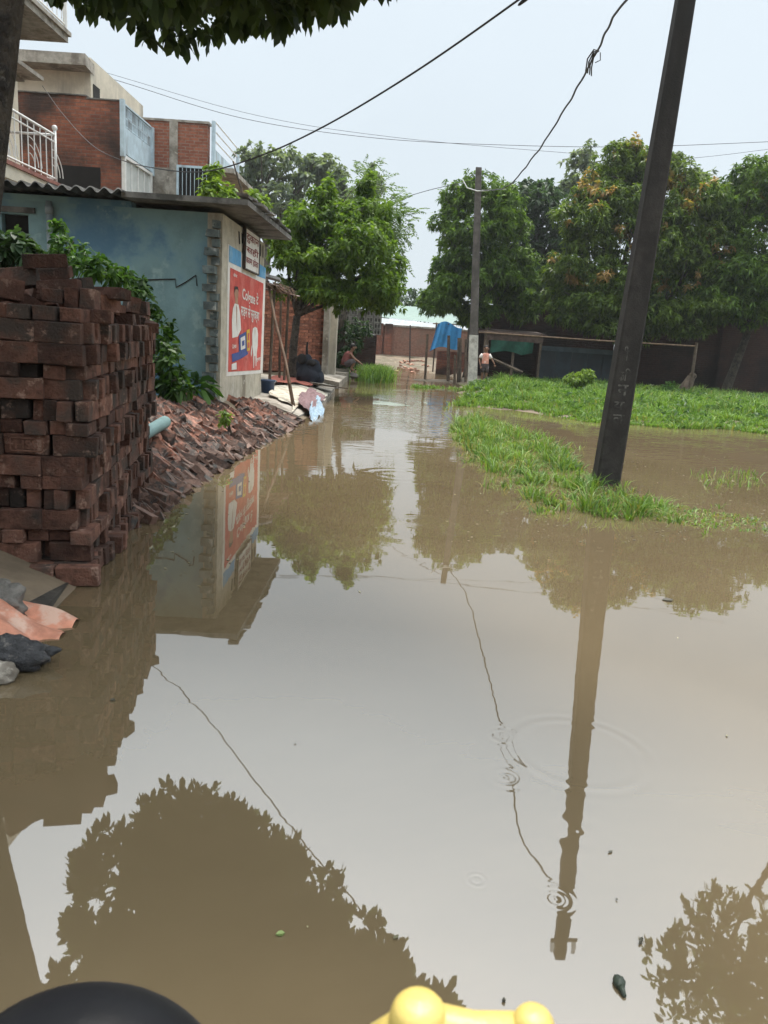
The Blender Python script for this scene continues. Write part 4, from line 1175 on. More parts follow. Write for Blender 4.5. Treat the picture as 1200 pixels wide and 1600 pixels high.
# ------------------------------------------------------------------ debris at the left edge of the water
PINK = M('pink_sheet', (.52, .23, .15), rough=.5, var=.25, scale=9, bump=.3, bscale=20, stain=(.60, .40, .31), stain_scale=6)
def heap(nm, px, py, r, mat, label, cat, lump=.2, zc=.03, smooth=False):
    c = atZ(px, py, zc)
    mbx = MB().ball((c.x, c.y, c.z), r, 40, 26, lump=lump)
    for i_, v_ in enumerate(mbx.v):          # pitted surface
        d_ = Vector(v_) - c; k_ = 1 + .10 * (math.sin(61 * d_.x + 47 * d_.y) * math.sin(53 * d_.z + 39 * d_.x)) + .06 * math.sin(131 * d_.y + 97 * d_.z) * math.sin(119 * d_.x)
        mbx.v[i_] = tuple(c + d_ * k_)
    o = mbx.build(nm, mat, None, smooth=True, origin=(c.x, c.y, 0), uv=False)
    return tag(o, label, cat)
ASPH = M('tarry_stone', (.028, .028, .030), rough=.55, var=.5, scale=30, bump=1.0, bscale=40, stain2=(.12, .11, .10), stain_scale=9, spec=.5)
GREYST = M('grey_stone', (.15, .14, .125), rough=.85, var=.4, scale=14, bump=.7, bscale=30)
heap('stone', 14, 1022, (.18, .085, .07), ASPH, 'black tarry lump of road stone on the pink sheet', 'stone', .22, .05)
heap('stone', -8, 940, (.12, .11, .09), GREYST, 'grey rough stone above the pink sheet at left edge', 'stone', .2, .10)
heap('stone', -12, 1055, (.09, .07, .05), CONC, 'small pale mortar lump below the black stone', 'stone', .25, .02)
c = atZ(25, 975, .05)
def pf(u, v):
    x = c.x - .46 + .66 * u; y = c.y - .24 + .46 * v
    return (x, y, .135 - .15 * max(0, u - .5) * 1.7 - .06 * abs(v - .5) + .022 * math.sin(9 * u + 6 * v) + .018 * math.sin(17 * v + 5 * u))
o = MB().grid(pf, 24, 18).build('plastic_sheet', PINK, None, smooth=True, origin=(c.x, c.y, 0)); tag(o, 'crumpled salmon pink plastic sheet half in the muddy water', 'plastic sheet')
o = MB().box((-1.98, 3.62, .0), (.75, .5, .14), (0, .06, .2), 0, .03).build('concrete_slab', M('wet_dark_concrete', (.05, .045, .038), rough=.7, var=.35, scale=7, bump=.4), None, origin=(-1.95, 3.55, 0)); tag(o, 'dark wet concrete slab at the foot of the brick stack', 'slab')

# ------------------------------------------------------------------ electric poles and wires
def pole(name, base, top, w0, w1, d0, d1, label, mat):
    base = Vector(base); top = Vector(top)
    r_ = empty(name, base, label, 'pole')
    n = 10; vs = []; fs = []
    ch = .18
    for i in range(n + 1):
        t = i / n; c = base.lerp(top, t) if i else base - (top - base) * .06
        a = (w0 + (w1 - w0) * t) / 2; b = (d0 + (d1 - d0) * t) / 2
        k = min(a, b) * ch
        for q in ((-a + k, -b), (a - k, -b), (a, -b + k), (a, b - k), (a - k, b), (-a + k, b), (-a, b - k), (-a, -b + k)):
            vs.append((c.x + q[0], c.y + q[1], c.z))
    for i in range(n):
        for k in range(8): fs.append((i * 8 + k, i * 8 + (k + 1) % 8, (i + 1) * 8 + (k + 1) % 8, (i + 1) * 8 + k))
    fs.append(tuple(range(7, -1, -1))); fs.append(tuple(n * 8 + k for k in range(8)))
    MB().add(vs, fs).build('shaft', mat, r_, uv=False)
    return r_
NB = atZ(951, 757, 0); NT = NB + Vector((.20, -.02, 6.15))
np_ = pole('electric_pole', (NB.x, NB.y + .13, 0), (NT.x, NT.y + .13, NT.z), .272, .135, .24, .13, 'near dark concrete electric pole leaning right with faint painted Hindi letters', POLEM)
FADED = M('faded_white_paint', (.115, .11, .10), rough=.9, var=.4, scale=20, bump=.1, stain=(.04, .037, .034), stain_scale=12, stain_at=(.42, .54))
for i, (tx, px, py, w_, h_) in enumerate((('ी', 979, 552, .05, .15), ('कि', 976, 585, .13, .13), ('न', 973, 610, .11, .12), ('य', 967, 634, .11, .09), ('ल', 966, 655, .12, .10))):
    q = atY(px, py, NB.y)
    t_ = q.z / NT.z
    fy = (NB.y + .13) + (NT.y - NB.y) * t_ - (.24 + (.13 - .24) * t_) / 2 - .004
    q = atY(px, py, fy)
    text_obj('painted_letter', tx, w_, h_, (q.x, fy, q.z), (1, 0, 0), (0.03, 0, 1), FADED, np_)
MB().bb(NT.x - .16, NT.x + .16, NT.y + .02, NT.y + .05, NT.z - .33, NT.z - .28).build('bracket', IRON, np_)
for dx in (-.13, .13):
    MB().tube([(NT.x + dx, NT.y + .045, NT.z - .28), (NT.x + dx, NT.y + .045, NT.z - .16)], [.03, .022], 8).build('insulator', WHITE, np_)
fz = .17
FB = atZ(738, 599, fz); FT = atY(748, 262, FB.y - .1)
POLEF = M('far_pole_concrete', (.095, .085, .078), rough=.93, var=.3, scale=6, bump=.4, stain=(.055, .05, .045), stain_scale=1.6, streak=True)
fp = pole('electric_pole', FB, FT, .27, .17, .24, .15, 'far concrete electric pole with whitewashed foot beside the boy', POLEF)
WWASH = M('old_whitewash', (.46, .44, .40), rough=.9, var=.25, scale=8, bump=.3, stain=(.22, .2, .17), stain_scale=3, stain_at=(.48, .66))
t_ = 0.235
cA, cB = FB - Vector((0, 0, .1)), FB.lerp(FT, t_)
mb = MB(); vs = []
for c_, s_ in ((cA, .142), (cB, .131)):
    for q in ((-1, -.9), (1, -.9), (1, .9), (-1, .9)): vs.append((c_.x + q[0] * s_, c_.y + q[1] * s_, c_.z))
mb.add(vs, [(0, 1, 5, 4), (1, 2, 6, 5), (2, 3, 7, 6), (3, 0, 4, 7), (4, 5, 6, 7)]).build('whitewash', WWASH, fp, uv=False)
def cable(pts, r, label, name='cable', mat=BLACKP, wobble=0.0, n=40, parent=None):
    """smooth polyline through points (Catmull-Rom)"""
    P = [Vector(p) for p in pts]; P = [P[0] * 2 - P[1]] + P + [P[-1] * 2 - P[-2]]
    out = []
    for i in range(1, len(P) - 2):
        for k in range(n):
            t = k / n
            a, b, c, d = P[i - 1], P[i], P[i + 1], P[i + 2]
            q = .5 * ((2 * b) + (c - a) * t + (2 * a - 5 * b + 4 * c - d) * t * t + (3 * b - a - 3 * c + d) * t ** 3)
            if wobble: q = q + Vector((math.sin(k * .9 + i) * wobble, math.sin(k * .7) * wobble, math.cos(k * 1.3) * wobble))
            out.append(q)
    out.append(P[-2])
    m_ = MB().tube(out, r, 5)
    if parent: return m_.build(name, mat, parent, uv=False)
    o = m_.build(name, mat, None, uv=False, origin=tuple(out[0]))
    return tag(o, label, 'cable')
CABLE = M('weathered_cable', (.055, .055, .057), rough=.7, var=.3, scale=20, bump=0)
cbl = empty('service_cable', NT, 'thick twisted service cable with a knot running between the two electric poles', 'cable')
ka = atY(972, 8, 8.9); kb = atY(930, 86, 10.3); kc = atY(880, 175, 11.9); kd = atY(830, 250, 14.3); ke = atY(789, 293, 18.5); kf = FT + Vector((.1, 0, -.62))
cable([NB.lerp(NT, .835) + Vector((-.09, .06, 0)), ka, kb, kc, kd, ke, kf], .013, None, 'cable', CABLE, .006, 16, cbl)
mb = MB()
for k in range(4):
    a = atY(936 - k * 2, 80 + k, 10.2); b = atY(918 + k * 2, 92 + 5 * k, 10.3 + .05 * k); c2 = atY(915 + k * 3, 112 + 2 * k, 10.7)
    mb.tube([a, a.lerp(b, .5) + Vector((0, 0, .06)), b, c2], .009, 5)
mb.tube([atY(938, 82, 10.2), atY(938, 94, 10.25), atY(930, 98, 10.3)], .006, 5)
mb.build('knot', CABLE, cbl, uv=False)
g0 = FT + Vector((0, 0, -.55))
mb = MB().tube([g0 + Vector((-.45, -.1, .18)), g0 + Vector((-.3, -.15, -.05)), g0 + Vector((0, -.16, -.12)), g0 + Vector((.35, -.12, -.08))], .016, 5)
mb.build('pole_loop', WHITE, cbl, uv=False)
w1p = [Vector((5.2, -1.5, 5.4)), atY(1010, -150, 4.0), atY(810, 0, 4.7), atY(640, 118, 5.25), atY(500, 201, 5.95), atY(400, 246, 6.85), atY(318, 268, 8.1), atY(250, 264, 9.4), atY(190, 250, 11.2), atY(143, 226, 13.0), atY(98, 178, 15.0), atX(66, 134, -7.12)]
cable(w1p, .0062, 'dark service cable sagging from the balcony house out over the lane', 'cable', CABLE, 0, 12)
tw = [atY(px, py, Y_) for px, py, Y_ in ((-60, 60, 30), (170, 122, 30), (380, 185, 31), (590, 216, 32), (800, 227, 32), (1000, 229, 32), (1260, 219, 32))]
cable(tw, .010, 'thin wire crossing the whole sky behind the near pole', 'wire', CABLE, 0, 12)
tw = [atY(px, py, Y_) for px, py, Y_ in ((160, 112, 33), (400, 180, 33), (620, 215, 33), (900, 240, 34), (1050, 249, 34), (1260, 226, 34))]
cable(tw, .008, 'second thin wire sagging lower to the right of the near pole', 'wire', CABLE, 0, 12)
fwr = [FT + Vector((-.1, 0, -.35)), atY(700, 290, 25.5), atY(660, 300, 27), atY(600, 318, 32)]
cable(fwr, .010, 'thin wire leaving the far pole to the left', 'wire', CABLE, 0, 10)

# ------------------------------------------------------------------ small things on the apron
ba = Vector((-1.74, 13.3, tz(-1.74, 13.3))); ba = atZ(459, 637, .12); bt = atY(419, 440, 15.0)
o = MB().tube([ba, ba.lerp(bt, .35) + Vector((.02, 0, 0)), ba.lerp(bt, .7) - Vector((.02, 0, 0)), bt], [.034, .03, .028, .024], 8).build('bamboo_prop', BAMBOO, None, smooth=True, origin=tuple(ba))
tag(o, 'long bamboo pole leaning against the lean-to roof beside the painted shop', 'bamboo pole')
a = atY(437, 578, 17.4); b_ = atY(439, 470, 17.4)
o = MB().tube([(a.x, 17.4, .2), (b_.x, 17.4, b_.z)], [.03, .025], 7).build('wooden_stake', WOOD, None, origin=(a.x, 17.4, .2)); tag(o, 'thin upright wooden stake between shop and roadside tree', 'stake')
c = atY(413, 618, 14.6)
bk = empty('bucket', (c.x + .06, 14.6, c.z), 'dark blue plastic bucket standing at the far corner of the shop', 'bucket')
BLUEPL = M('navy_plastic', (.03, .055, .11), rough=.45, var=.15, scale=6, bump=0)
mb = MB(); prof = [(.10, 0), (.115, .05), (.135, .27), (.15, .275), (.15, .30), (.135, .30), (.10, .02)]
n = 16; vs = [(c.x + .06 + r_ * math.cos(6.283 * k / n), 14.6 + r_ * math.sin(6.283 * k / n), c.z + zz) for r_, zz in prof for k in range(n)]
fs = [(i * n + k, i * n + (k + 1) % n, (i + 1) * n + (k + 1) % n, (i + 1) * n + k) for i in range(len(prof) - 1) for k in range(n)] + [tuple((len(prof) - 1) * n + k for k in range(n)), tuple(range(n - 1, -1, -1))]
mb.add(vs, fs).build('pail', BLUEPL, bk, smooth=True)
MB().tube([(c.x + .06 + .15 * math.cos(t), 14.6 - .12 * math.sin(t) * .4, c.z + .29 - .08 * math.sin(t)) for t in np.linspace(0, math.pi, 9)], .006, 5).build('handle', METALW, bk)
def cloth(nm, pts, mat, label, z=.0, amp=.03, cat='cloth'):
    q = [atZ(a, b, .22) for a, b in pts]
    def f(u, v):
        u2 = u + .07 * math.sin(7 * v + 2) + .04 * math.sin(17 * v); v2 = v + .08 * math.sin(6 * u + 1) + .04 * math.sin(15 * u + 2)
        p = q[0].lerp(q[1], u2).lerp(q[3].lerp(q[2], u2), v2)
        return (p.x, p.y, APZ(p.x, p.y) + .025 + z + amp * (.5 + .5 * math.sin(11 * u + 5 * v) * math.sin(9 * v + 2 * u) + .25 * math.sin(23 * u - 7 * v) * math.sin(19 * v)))
    o = MB().grid(f, 18, 12).build(nm, mat, None, smooth=True, origin=(q[0].x, q[0].y, .2)); return tag(o, label, cat)
def APZ(x, y):
    e = float(np.interp(y, [p[1] for p in EDG], [p[0] for p in EDG])); i = float(np.interp(y, [p[1] for p in EDG], [0, 1, 2, 3, 4, 5]))
    d = e - x
    if d < 0: return .06 + .01 * i + d * .7
    if d < .45: return .06 + .01 * i + (.20 - .06 - .01 * i) * d / .45
    return .20 + .16 * min(1, (d - .45) / 1.4)
CL_R = M('faded_red_cloth', (.34, .11, .08), rough=.95, var=.25, scale=9, bump=.4, bscale=30)
CL_B = M('pale_blue_cloth', (.22, .30, .37), rough=.9, var=.3, scale=9, bump=.4, bscale=30, stain2=(.42, .41, .38))
CL_W = M('dirty_white_sack', (.44, .41, .34), rough=.9, var=.2, scale=7, bump=.4, bscale=30, stain=(.28, .23, .17), stain_scale=5)
CL_P = M('purple_brown_cloth', (.16, .10, .105), rough=.95, var=.35, scale=9, bump=.4, bscale=30)
cloth('sack', ((413, 612), (474, 600), (512, 611), (452, 632)), CL_W, 'large dirty white sack sheet spread on the apron', 0, .03, 'sack')
cloth('mat', ((420, 598), (470, 594), (486, 606), (428, 606)), CL_R, 'long faded red mat laid on the apron near the tree', .05, .02, 'mat')
cloth('cloth', ((462, 622), (492, 610), (508, 618), (482, 634)), CL_P, 'purple brown cloth crumpled at the apron edge', .05, .06)
cloth('cloth', ((484, 626), (500, 619), (507, 628), (488, 640)), CL_B, 'pale blue cloth hanging over the apron edge', .06, .06)
# dark covered heap beside the tree
c = atZ(482, 598, .27)
hp = empty('covered_heap', (c.x, c.y, .25), 'dark navy cloth covered heap beside the roadside tree trunk', 'heap')
NAVY = M('navy_cloth', (.016, .020, .030), rough=.85, var=.4, scale=7, bump=.5, bscale=18)
BLKC = M('black_cloth', (.014, .013, .013), rough=.9, var=.4, scale=7, bump=.5, bscale=18)
mb = MB()
for dx, dy, dz, rx, ry, rz_ in ((0, 0, .18, .30, .26, .28), (-.12, .05, .38, .18, .17, .24), (.10, -.03, .33, .19, .17, .22), (.18, 0, .14, .18, .17, .2), (-.05, .02, .52, .10, .10, .15)):
    mb.ball((c.x + dx, c.y + dy, .25 + dz), (rx, ry, rz_), 18, 12, lump=.10)
mb.build('cover', NAVY, hp, smooth=True)
MB().ball((c.x - .16, c.y - .12, .80), (.10, .10, .12), 12, 8, lump=.14).ball((c.x + .07, c.y - .13, .72), (.12, .10, .08), 12, 8, lump=.14).build('bundle', BLKC, hp, smooth=True)
MB().tube([(c.x - .06, c.y, .8), (c.x - .07, c.y, 1.05), (c.x - .06, c.y, 1.18)], [.035, .025, .018], 8).build('stick', BLKC, hp, smooth=True)
for i, (px, py, w_, h_, lab) in enumerate(((505, 602, .9, .5, 'pale flat board lying on the apron right of the dark heap'), (516, 606, .6, .7, 'dark flat board leaning at the apron edge right of the heap'))):
    q = atZ(px, py, .25)
    o = MB().box((q.x, q.y, .26 + .03 * i), (w_ * .6, h_, .03), (.02, .10, .5 + .4 * i), 0, .01).build('board', (CONC, WOOD)[i], None, origin=(q.x, q.y, .2)); tag(o, lab, 'board')
# washing heap by the squatting person
RAGS = [M('rag_pink', (.42, .22, .20), rough=.95, var=.3, scale=9, bump=.4), M('rag_white', (.5, .47, .43), rough=.95, var=.2, scale=9, bump=.4), M('rag_grey', (.2, .18, .17), rough=.95, var=.3, scale=9, bump=.4)]
for i, (px, py, k, lab) in enumerate(((556, 583, 0, 'pink rag in the washing heap beside the squatting person'), (563, 580, 1, 'white rag in the washing heap beside the squatting person'), (551, 587, 2, 'grey rag nearest the water beside the squatting person'))):
    q = atZ(px, py, .14)
    o = MB().ball((q.x, q.y, .14), (.22, .3, .09), 12, 7, lump=.25).build('rag', RAGS[k], None, smooth=True, origin=(q.x, q.y, .05)); tag(o, lab, 'rag')

# ------------------------------------------------------------------ people
def P3(o, s, pts): return [(Vector(o) + Vector((p[0] * s, p[1] * s, p[2] * s)), r) for p, r in pts]
by = atZ(755, 599, .2)
by.z = tz(by.x, by.y)
boy = empty('person', (by.x, by.y, by.z), 'child in pink and white shirt and dark shorts standing by the far pole', 'person')
O = (by.x, by.y, by.z); s = 1.14
def J(*p): return (O[0] + p[0] * s, O[1] + p[1] * s, O[2] + p[2] * s)
jt = [(J(0, 0, .50), (.085 * s, .062 * s)), (J(0, .01, .62), (.078 * s, .055 * s)), (J(0, .01, .76), (.092 * s, .06 * s)), (J(0, 0, .815), (.032 * s, .032 * s)), (J(0, -.005, .865), (.050 * s, .056 * s)), (J(0, -.012, .93), (.062 * s, .070 * s)), (J(0, -.005, .985), (.046 * s, .052 * s)),
      (J(-.105, 0, .765), .030 * s), (J(-.165, .02, .63), .024 * s), (J(-.135, -.05, .51), .018 * s), (J(-.12, -.075, .46), .018 * s),
      (J(.105, 0, .765), .030 * s), (J(.175, -.01, .65), .024 * s), (J(.235, -.05, .56), .018 * s), (J(.255, -.06, .52), .018 * s),
      (J(-.05, 0, .46), .055 * s), (J(-.055, -.01, .26), .036 * s), (J(-.055, .005, .05), .022 * s), (J(-.06, -.07, .018), .020 * s),
      (J(.05, 0, .46), .055 * s), (J(.06, -.02, .26), .036 * s), (J(.058, 0, .05), .022 * s), (J(.065, -.075, .018), .020 * s)]
ed = [(0, 1), (1, 2), (2, 3), (3, 4), (4, 5), (5, 6), (2, 7), (7, 8), (8, 9), (9, 10), (2, 11), (11, 12), (12, 13), (13, 14), (0, 15), (15, 16), (16, 17), (17, 18), (0, 19), (19, 20), (20, 21), (21, 22)]
skin_body('body', jt, ed, SKIN, boy)
def fingers(par, wrist, dirv, L_):
    wv = Vector(wrist); d = Vector(dirv).normalized(); sv = d.cross(Vector((0, 1, 0))).normalized()
    mb = MB()
    for k in range(4):
        a = wv + sv * (k - 1.5) * .012 * s; ln = L_ * (.9, 1, .95, .75)[k]
        mb.tube([a, a + d * ln * .55, a + d * ln + Vector((0, -.012, -.006))], [.007 * s, .0065 * s, .005 * s], 5)
    mb.tube([wv + sv * .02, wv + sv * .035 + d * L_ * .35], [.007 * s, .005 * s], 5)
    mb.build('fingers', SKIN, par, smooth=True)
fingers(boy, J(-.115, -.085, .445), (0.1, -.2, -1), .06)
fingers(boy, J(.258, -.065, .51), (.3, -.2, -1), .06)
SHIRT = M('pink_shirt', (.60, .27, .20), rough=.9, var=.2, scale=14, bump=.2, stain=(.66, .5, .45), stain_scale=7, stain_at=(.52, .62))
SHORTS = M('dark_shorts', (.06, .045, .045), rough=.9, var=.2, scale=14, bump=.2)
def loft(name, rings, mat, par, n=16):
    mb = MB()
    vs = [(c[0] + a * math.cos(6.283 * k / n), c[1] + b * math.sin(6.283 * k / n), c[2]) for c, a, b in rings for k in range(n)]
    fs = [(i * n + k, i * n + (k + 1) % n, (i + 1) * n + (k + 1) % n, (i + 1) * n + k) for i in range(len(rings) - 1) for k in range(n)]
    return mb.add(vs, fs).build(name, mat, par, smooth=True)
loft('shirt', [(J(0, 0, .50), .098 * s, .078 * s), (J(0, .01, .62), .096 * s, .075 * s), (J(0, .01, .73), .110 * s, .078 * s), (J(0, .005, .785), .098 * s, .066 * s), (J(0, 0, .815), .045 * s, .042 * s)], SHIRT, boy)
mb = MB()
for sg in (-1, 1):
    mb.tube([J(sg * .085, 0, .775), J(sg * .135, .005, .71), J(sg * .15, .01, .675)], [.045 * s, .042 * s, .043 * s], 10)
mb.build('sleeve', M('white_sleeve', (.66, .6, .57), rough=.9, var=.1, scale=9, bump=.1), boy, smooth=True)
loft('shorts', [(J(0, 0, .41), .112 * s, .074 * s), (J(0, 0, .47), .108 * s, .08 * s), (J(0, 0, .53), .096 * s, .076 * s)], SHORTS, boy)
mb = MB()
for sg in (-1, 1):
    mb.tube([J(sg * .052, 0, .46), J(sg * .058, -.01, .36), J(sg * .06, -.015, .29)], [.06 * s, .06 * s, .062 * s], 10)
mb.build('shorts_leg', SHORTS, boy, smooth=True)
MB().ball(J(0, .016, .967), (.064 * s, .066 * s, .050 * s), 14, 9, lump=.04).build('hair', HAIR, boy, smooth=True)
mb = MB()
mb.tube([J(0, -.078, .945), J(0, -.098, .915), J(0, -.08, .908)], [.008 * s, .014 * s, .01 * s], 6)
for sg in (-1, 1): mb.ball(J(sg * .064, .0, .925), (.012 * s, .018 * s, .024 * s), 8, 6)
mb.build('nose_and_ears', SKIN, boy, smooth=True)
mb = MB()
for sg in (-1, 1): mb.ball(J(sg * .024, -.072, .935), (.010 * s, .006 * s, .007 * s), 8, 6)
mb.build('eyes', HAIR, boy, smooth=True)
MB().ball(J(0, -.070, .885), (.018 * s, .006 * s, .005 * s), 8, 6).build('mouth', M('lips', (.16, .06, .05), rough=.6, var=.1, bump=0), boy, smooth=True)

# squatting person, side on, washing at the water's edge
q = atZ(549, 580, .2)
sq = empty('person', (q.x - .05, 24.6, .2), 'squatting person in dull red top washing clothes at the water edge', 'person')
q = atY(547, 580, 24.6)
O = (q.x, 24.6, max(.2, q.z)); s = 1.5
jt = [(J(-.10, 0, .13), (.085 * s, .075 * s)), (J(-.09, 0, .24), (.075 * s, .07 * s)), (J(-.02, 0, .37), (.08 * s, .095 * s)), (J(.005, 0, .415), .03 * s), (J(.03, 0, .45), .045 * s), (J(.045, 0, .505), .056 * s), (J(.04, 0, .55), .042 * s),
      (J(-.01, -.10, .36), .030 * s), (J(.08, -.12, .26), .023 * s), (J(.18, -.06, .20), .018 * s), (J(.21, -.05, .18), .017 * s),
      (J(-.01, .10, .36), .030 * s), (J(.08, .12, .26), .023 * s), (J(.18, .05, .20), .018 * s), (J(.21, .04, .18), .017 * s),
      (J(-.08, -.06, .13), .055 * s), (J(.10, -.09, .24), .045 * s), (J(.02, -.08, .05), .027 * s), (J(.09, -.08, .018), .022 * s),
      (J(-.08, .06, .13), .055 * s), (J(.10, .09, .24), .045 * s), (J(.02, .08, .05), .027 * s), (J(.09, .08, .018), .022 * s)]
skin_body('body', jt, ed, SKIN, sq)
RTOP = M('dull_red_top', (.17, .055, .05), rough=.9, var=.25, scale=14, bump=.2)
mb = MB()
mb.tube([J(-.11, 0, .12), J(-.095, 0, .22), J(-.04, 0, .33), J(-.012, 0, .395)], [.10 * s, .10 * s, .105 * s, .055 * s], 14)
mb.build('top', RTOP, sq, smooth=True)
mb = MB()
for sg in (-1, 1): mb.tube([J(-.10, sg * .06, .13), J(.02, sg * .08, .2), J(.10, sg * .09, .235)], [.07 * s, .066 * s, .055 * s], 10)
mb.build('trouser_leg', M('grey_cloth', (.10, .085, .09), rough=.9, var=.2, scale=9, bump=.2), sq, smooth=True)
MB().ball(J(.03, 0, .525), (.06 * s, .062 * s, .056 * s), 14, 9, lump=.05).build('hair', HAIR, sq, smooth=True)
MB().tube([J(.095, 0, .51), J(.112, 0, .485), J(.095, 0, .478)], [.008 * s, .013 * s, .009 * s], 6).ball(J(.04, -.058, .49), (.018 * s, .01 * s, .022 * s), 8, 6).build('nose_and_ears', SKIN, sq, smooth=True)
mb = MB()
for sg in (-1, 1):
    for k in range(4):
        a = Vector(J(.215, sg * .045 + (k - 1.5) * .012, .175)); mb.tube([a, a + Vector((.03, 0, -.012)) * s, a + Vector((.045, 0, -.035)) * s], [.007 * s, .0065 * s, .005 * s], 5)
    a = Vector(J(.20, sg * .045 - sg * .025, .18)); mb.tube([a, a + Vector((.03, 0, -.02)) * s], [.008 * s, .006 * s], 5)
mb.build('fingers', SKIN, sq, smooth=True)

# ------------------------------------------------------------------ the vehicle the picture is taken from: cowl and yellow bar
vh = empty('three_wheeler', (-.05, .5, 0), 'black rounded cowl and yellow tube of the vehicle in the foreground', 'vehicle')
BLKPL = M('black_gloss', (.006, .0065, .008), rough=.5, var=.2, scale=4, bump=.06, bscale=30, spec=.12)
YELL = M('yellow_plastic', (.47, .36, .10), rough=.42, var=.12, scale=16, bump=.12, bscale=50, stain=(.42, .36, .20), stain_scale=9, stain_at=(.54, .66), spec=.5)
cc = atY(112, 1640, .60)
def cf(u, v):
    a = 2 * math.pi * u; th = v * math.pi * .5
    return (cc.x + .155 * math.sin(th) * math.cos(a), cc.y + .02 + .12 * math.sin(th) * math.sin(a), cc.z - .12 + .135 * math.cos(th))
MB().grid(cf, 36, 14).build('cowl', BLKPL, vh, smooth=True)
MB().tube([(cc.x, cc.y + .02, cc.z - .10), (cc.x + .05, cc.y + .02, cc.z - .3), (.0, .56, .36)], [.10, .07, .05], 18).build('front_panel', BLKPL, vh, smooth=True)
k0 = atY(656, 1564, .50); k1 = atY(836, 1582, .50)       # tops of the two knobs
dn = Vector((0, 0, -1))
MB().tube([k0 + Vector((-.030, .0, -.10)), k0 + Vector((-.022, 0, -.045)), k0 + dn * .026, k0.lerp(k1, .5) + dn * .031, k1 + dn * .025, k1 + Vector((.014, 0, -.045)), k1 + Vector((.02, .0, -.10))], [.020, .021, .0215, .0195, .019, .018, .018], 16).build('bar', YELL, vh, smooth=True)
for c_, r_ in ((k0, .0235), (k1, .0180)):
    mb = MB(); n = 22
    prof = [(r_ * .92, -.13), (r_, -.04), (r_ * 1.02, -.026), (r_ * .97, -.016), (r_ * .88, -.0075), (r_ * .72, -.0028), (r_ * .42, -.0006), (0, .0)]
    vs = [(c_.x + a * math.cos(6.283 * k / n), c_.y + a * math.sin(6.283 * k / n), c_.z + zz) for a, zz in prof for k in range(n)]
    fs = [(i * n + k, i * n + (k + 1) % n, (i + 1) * n + (k + 1) % n, (i + 1) * n + k) for i in range(len(prof) - 1) for k in range(n)]
    mb.add(vs, fs).build('knob', YELL, vh, smooth=True)
MB().tube([k0.lerp(k1, .5) + Vector((0, 0, -.03)), (.03, .52, .6), (.0, .56, .42)], [.015, .018, .02], 8).build('stay', BLKPL, vh, smooth=True)
wh = MB().tube([(.0 + 0 * a, .56 + .22 * math.cos(a), .2 + .22 * math.sin(a)) for a in np.linspace(0, 6.283, 25)], .045, 10).build('wheel', BLKPL, vh, smooth=True)
MB().tube([(-.03, .56, .2), (.03, .56, .2)], .05, 10).build('hub', IRON, wh)
for sg in (-1, 1):
    MB().tube([(sg * .07, .56, .2), (sg * .07, .56, .45)], .014, 7).build('fork', IRON, vh)

# ------------------------------------------------------------------ things afloat
LEAFF = M('floating_leaf', (.16, .22, .07), rough=.5, var=.2, scale=20, bump=0)
LEAFD = M('dead_leaf', (.055, .05, .035), rough=.5, var=.3, scale=20, bump=0)
def floater(px, py, ln, wd_, rz, mat, lab, name='floating_leaf', cat='leaf'):
    c = atZ(px, py); ca, sa = math.cos(rz), math.sin(rz)
    mb = MB()
    out = [(-.5, 0), (-.2, .4), (.15, .5), (.5, 0), (.15, -.5), (-.2, -.4)]
    P = [(c.x + ca * a * ln - sa * b * wd_, c.y + sa * a * ln + ca * b * wd_) for a, b in out]
    mb.add([(p[0], p[1], .005 + .006 * abs(o_[1])) for p, o_ in zip(P, out)] + [(p[0], p[1], .002) for p in P], [(0, 3, 2, 1), (0, 5, 4, 3)] + [(i, (i + 1) % 6, 6 + (i + 1) % 6, 6 + i) for i in range(6)])
    tag(mb.build(name, mat, None, origin=(c.x, c.y, 0), uv=False), lab, cat)
floater(438, 1461, .022, .013, .3, LEAFF, 'small pale green leaf afloat over the tree reflection')
floater(1001, 1472, .03, .008, 1.0, LEAFD, 'thin dark leaf afloat above the dark float at lower right')
floater(1043, 938, .07, .05, .2, LEAFD, 'dark leaf afloat right of the near pole reflection')
floater(176, 1095, .02, .015, .2, LEAFD, 'tiny dark leaf afloat in the brick stack reflection')
floater(787, 1565, .009, .008, .2, LEAFD, 'tiny dark speck afloat just above the yellow bar')
c = atZ(967, 1538)
DGR = M('dark_green_float', (.03, .04, .028), rough=.35, var=.4, scale=30, bump=.2)
o = MB().ball((c.x, c.y, .006), (.014, .018, .012), 12, 8, lump=.1).tube([(c.x, c.y - .012, .006), (c.x + .002, c.y - .036, .003)], [.009, .005], 8).build('floating_pod', DGR, None, smooth=True, origin=(c.x, c.y, 0)); tag(o, 'small dark green pod afloat at the lower right', 'pod')
# ------------------------------------------------------------------ trees
def lob(px, py, Y, rx, ry, rz):
    q = atY(px, py, Y); return ((q.x, Y, q.z), (rx, ry, rz))
def pxr(d, Y): return d * Y / 1200.0
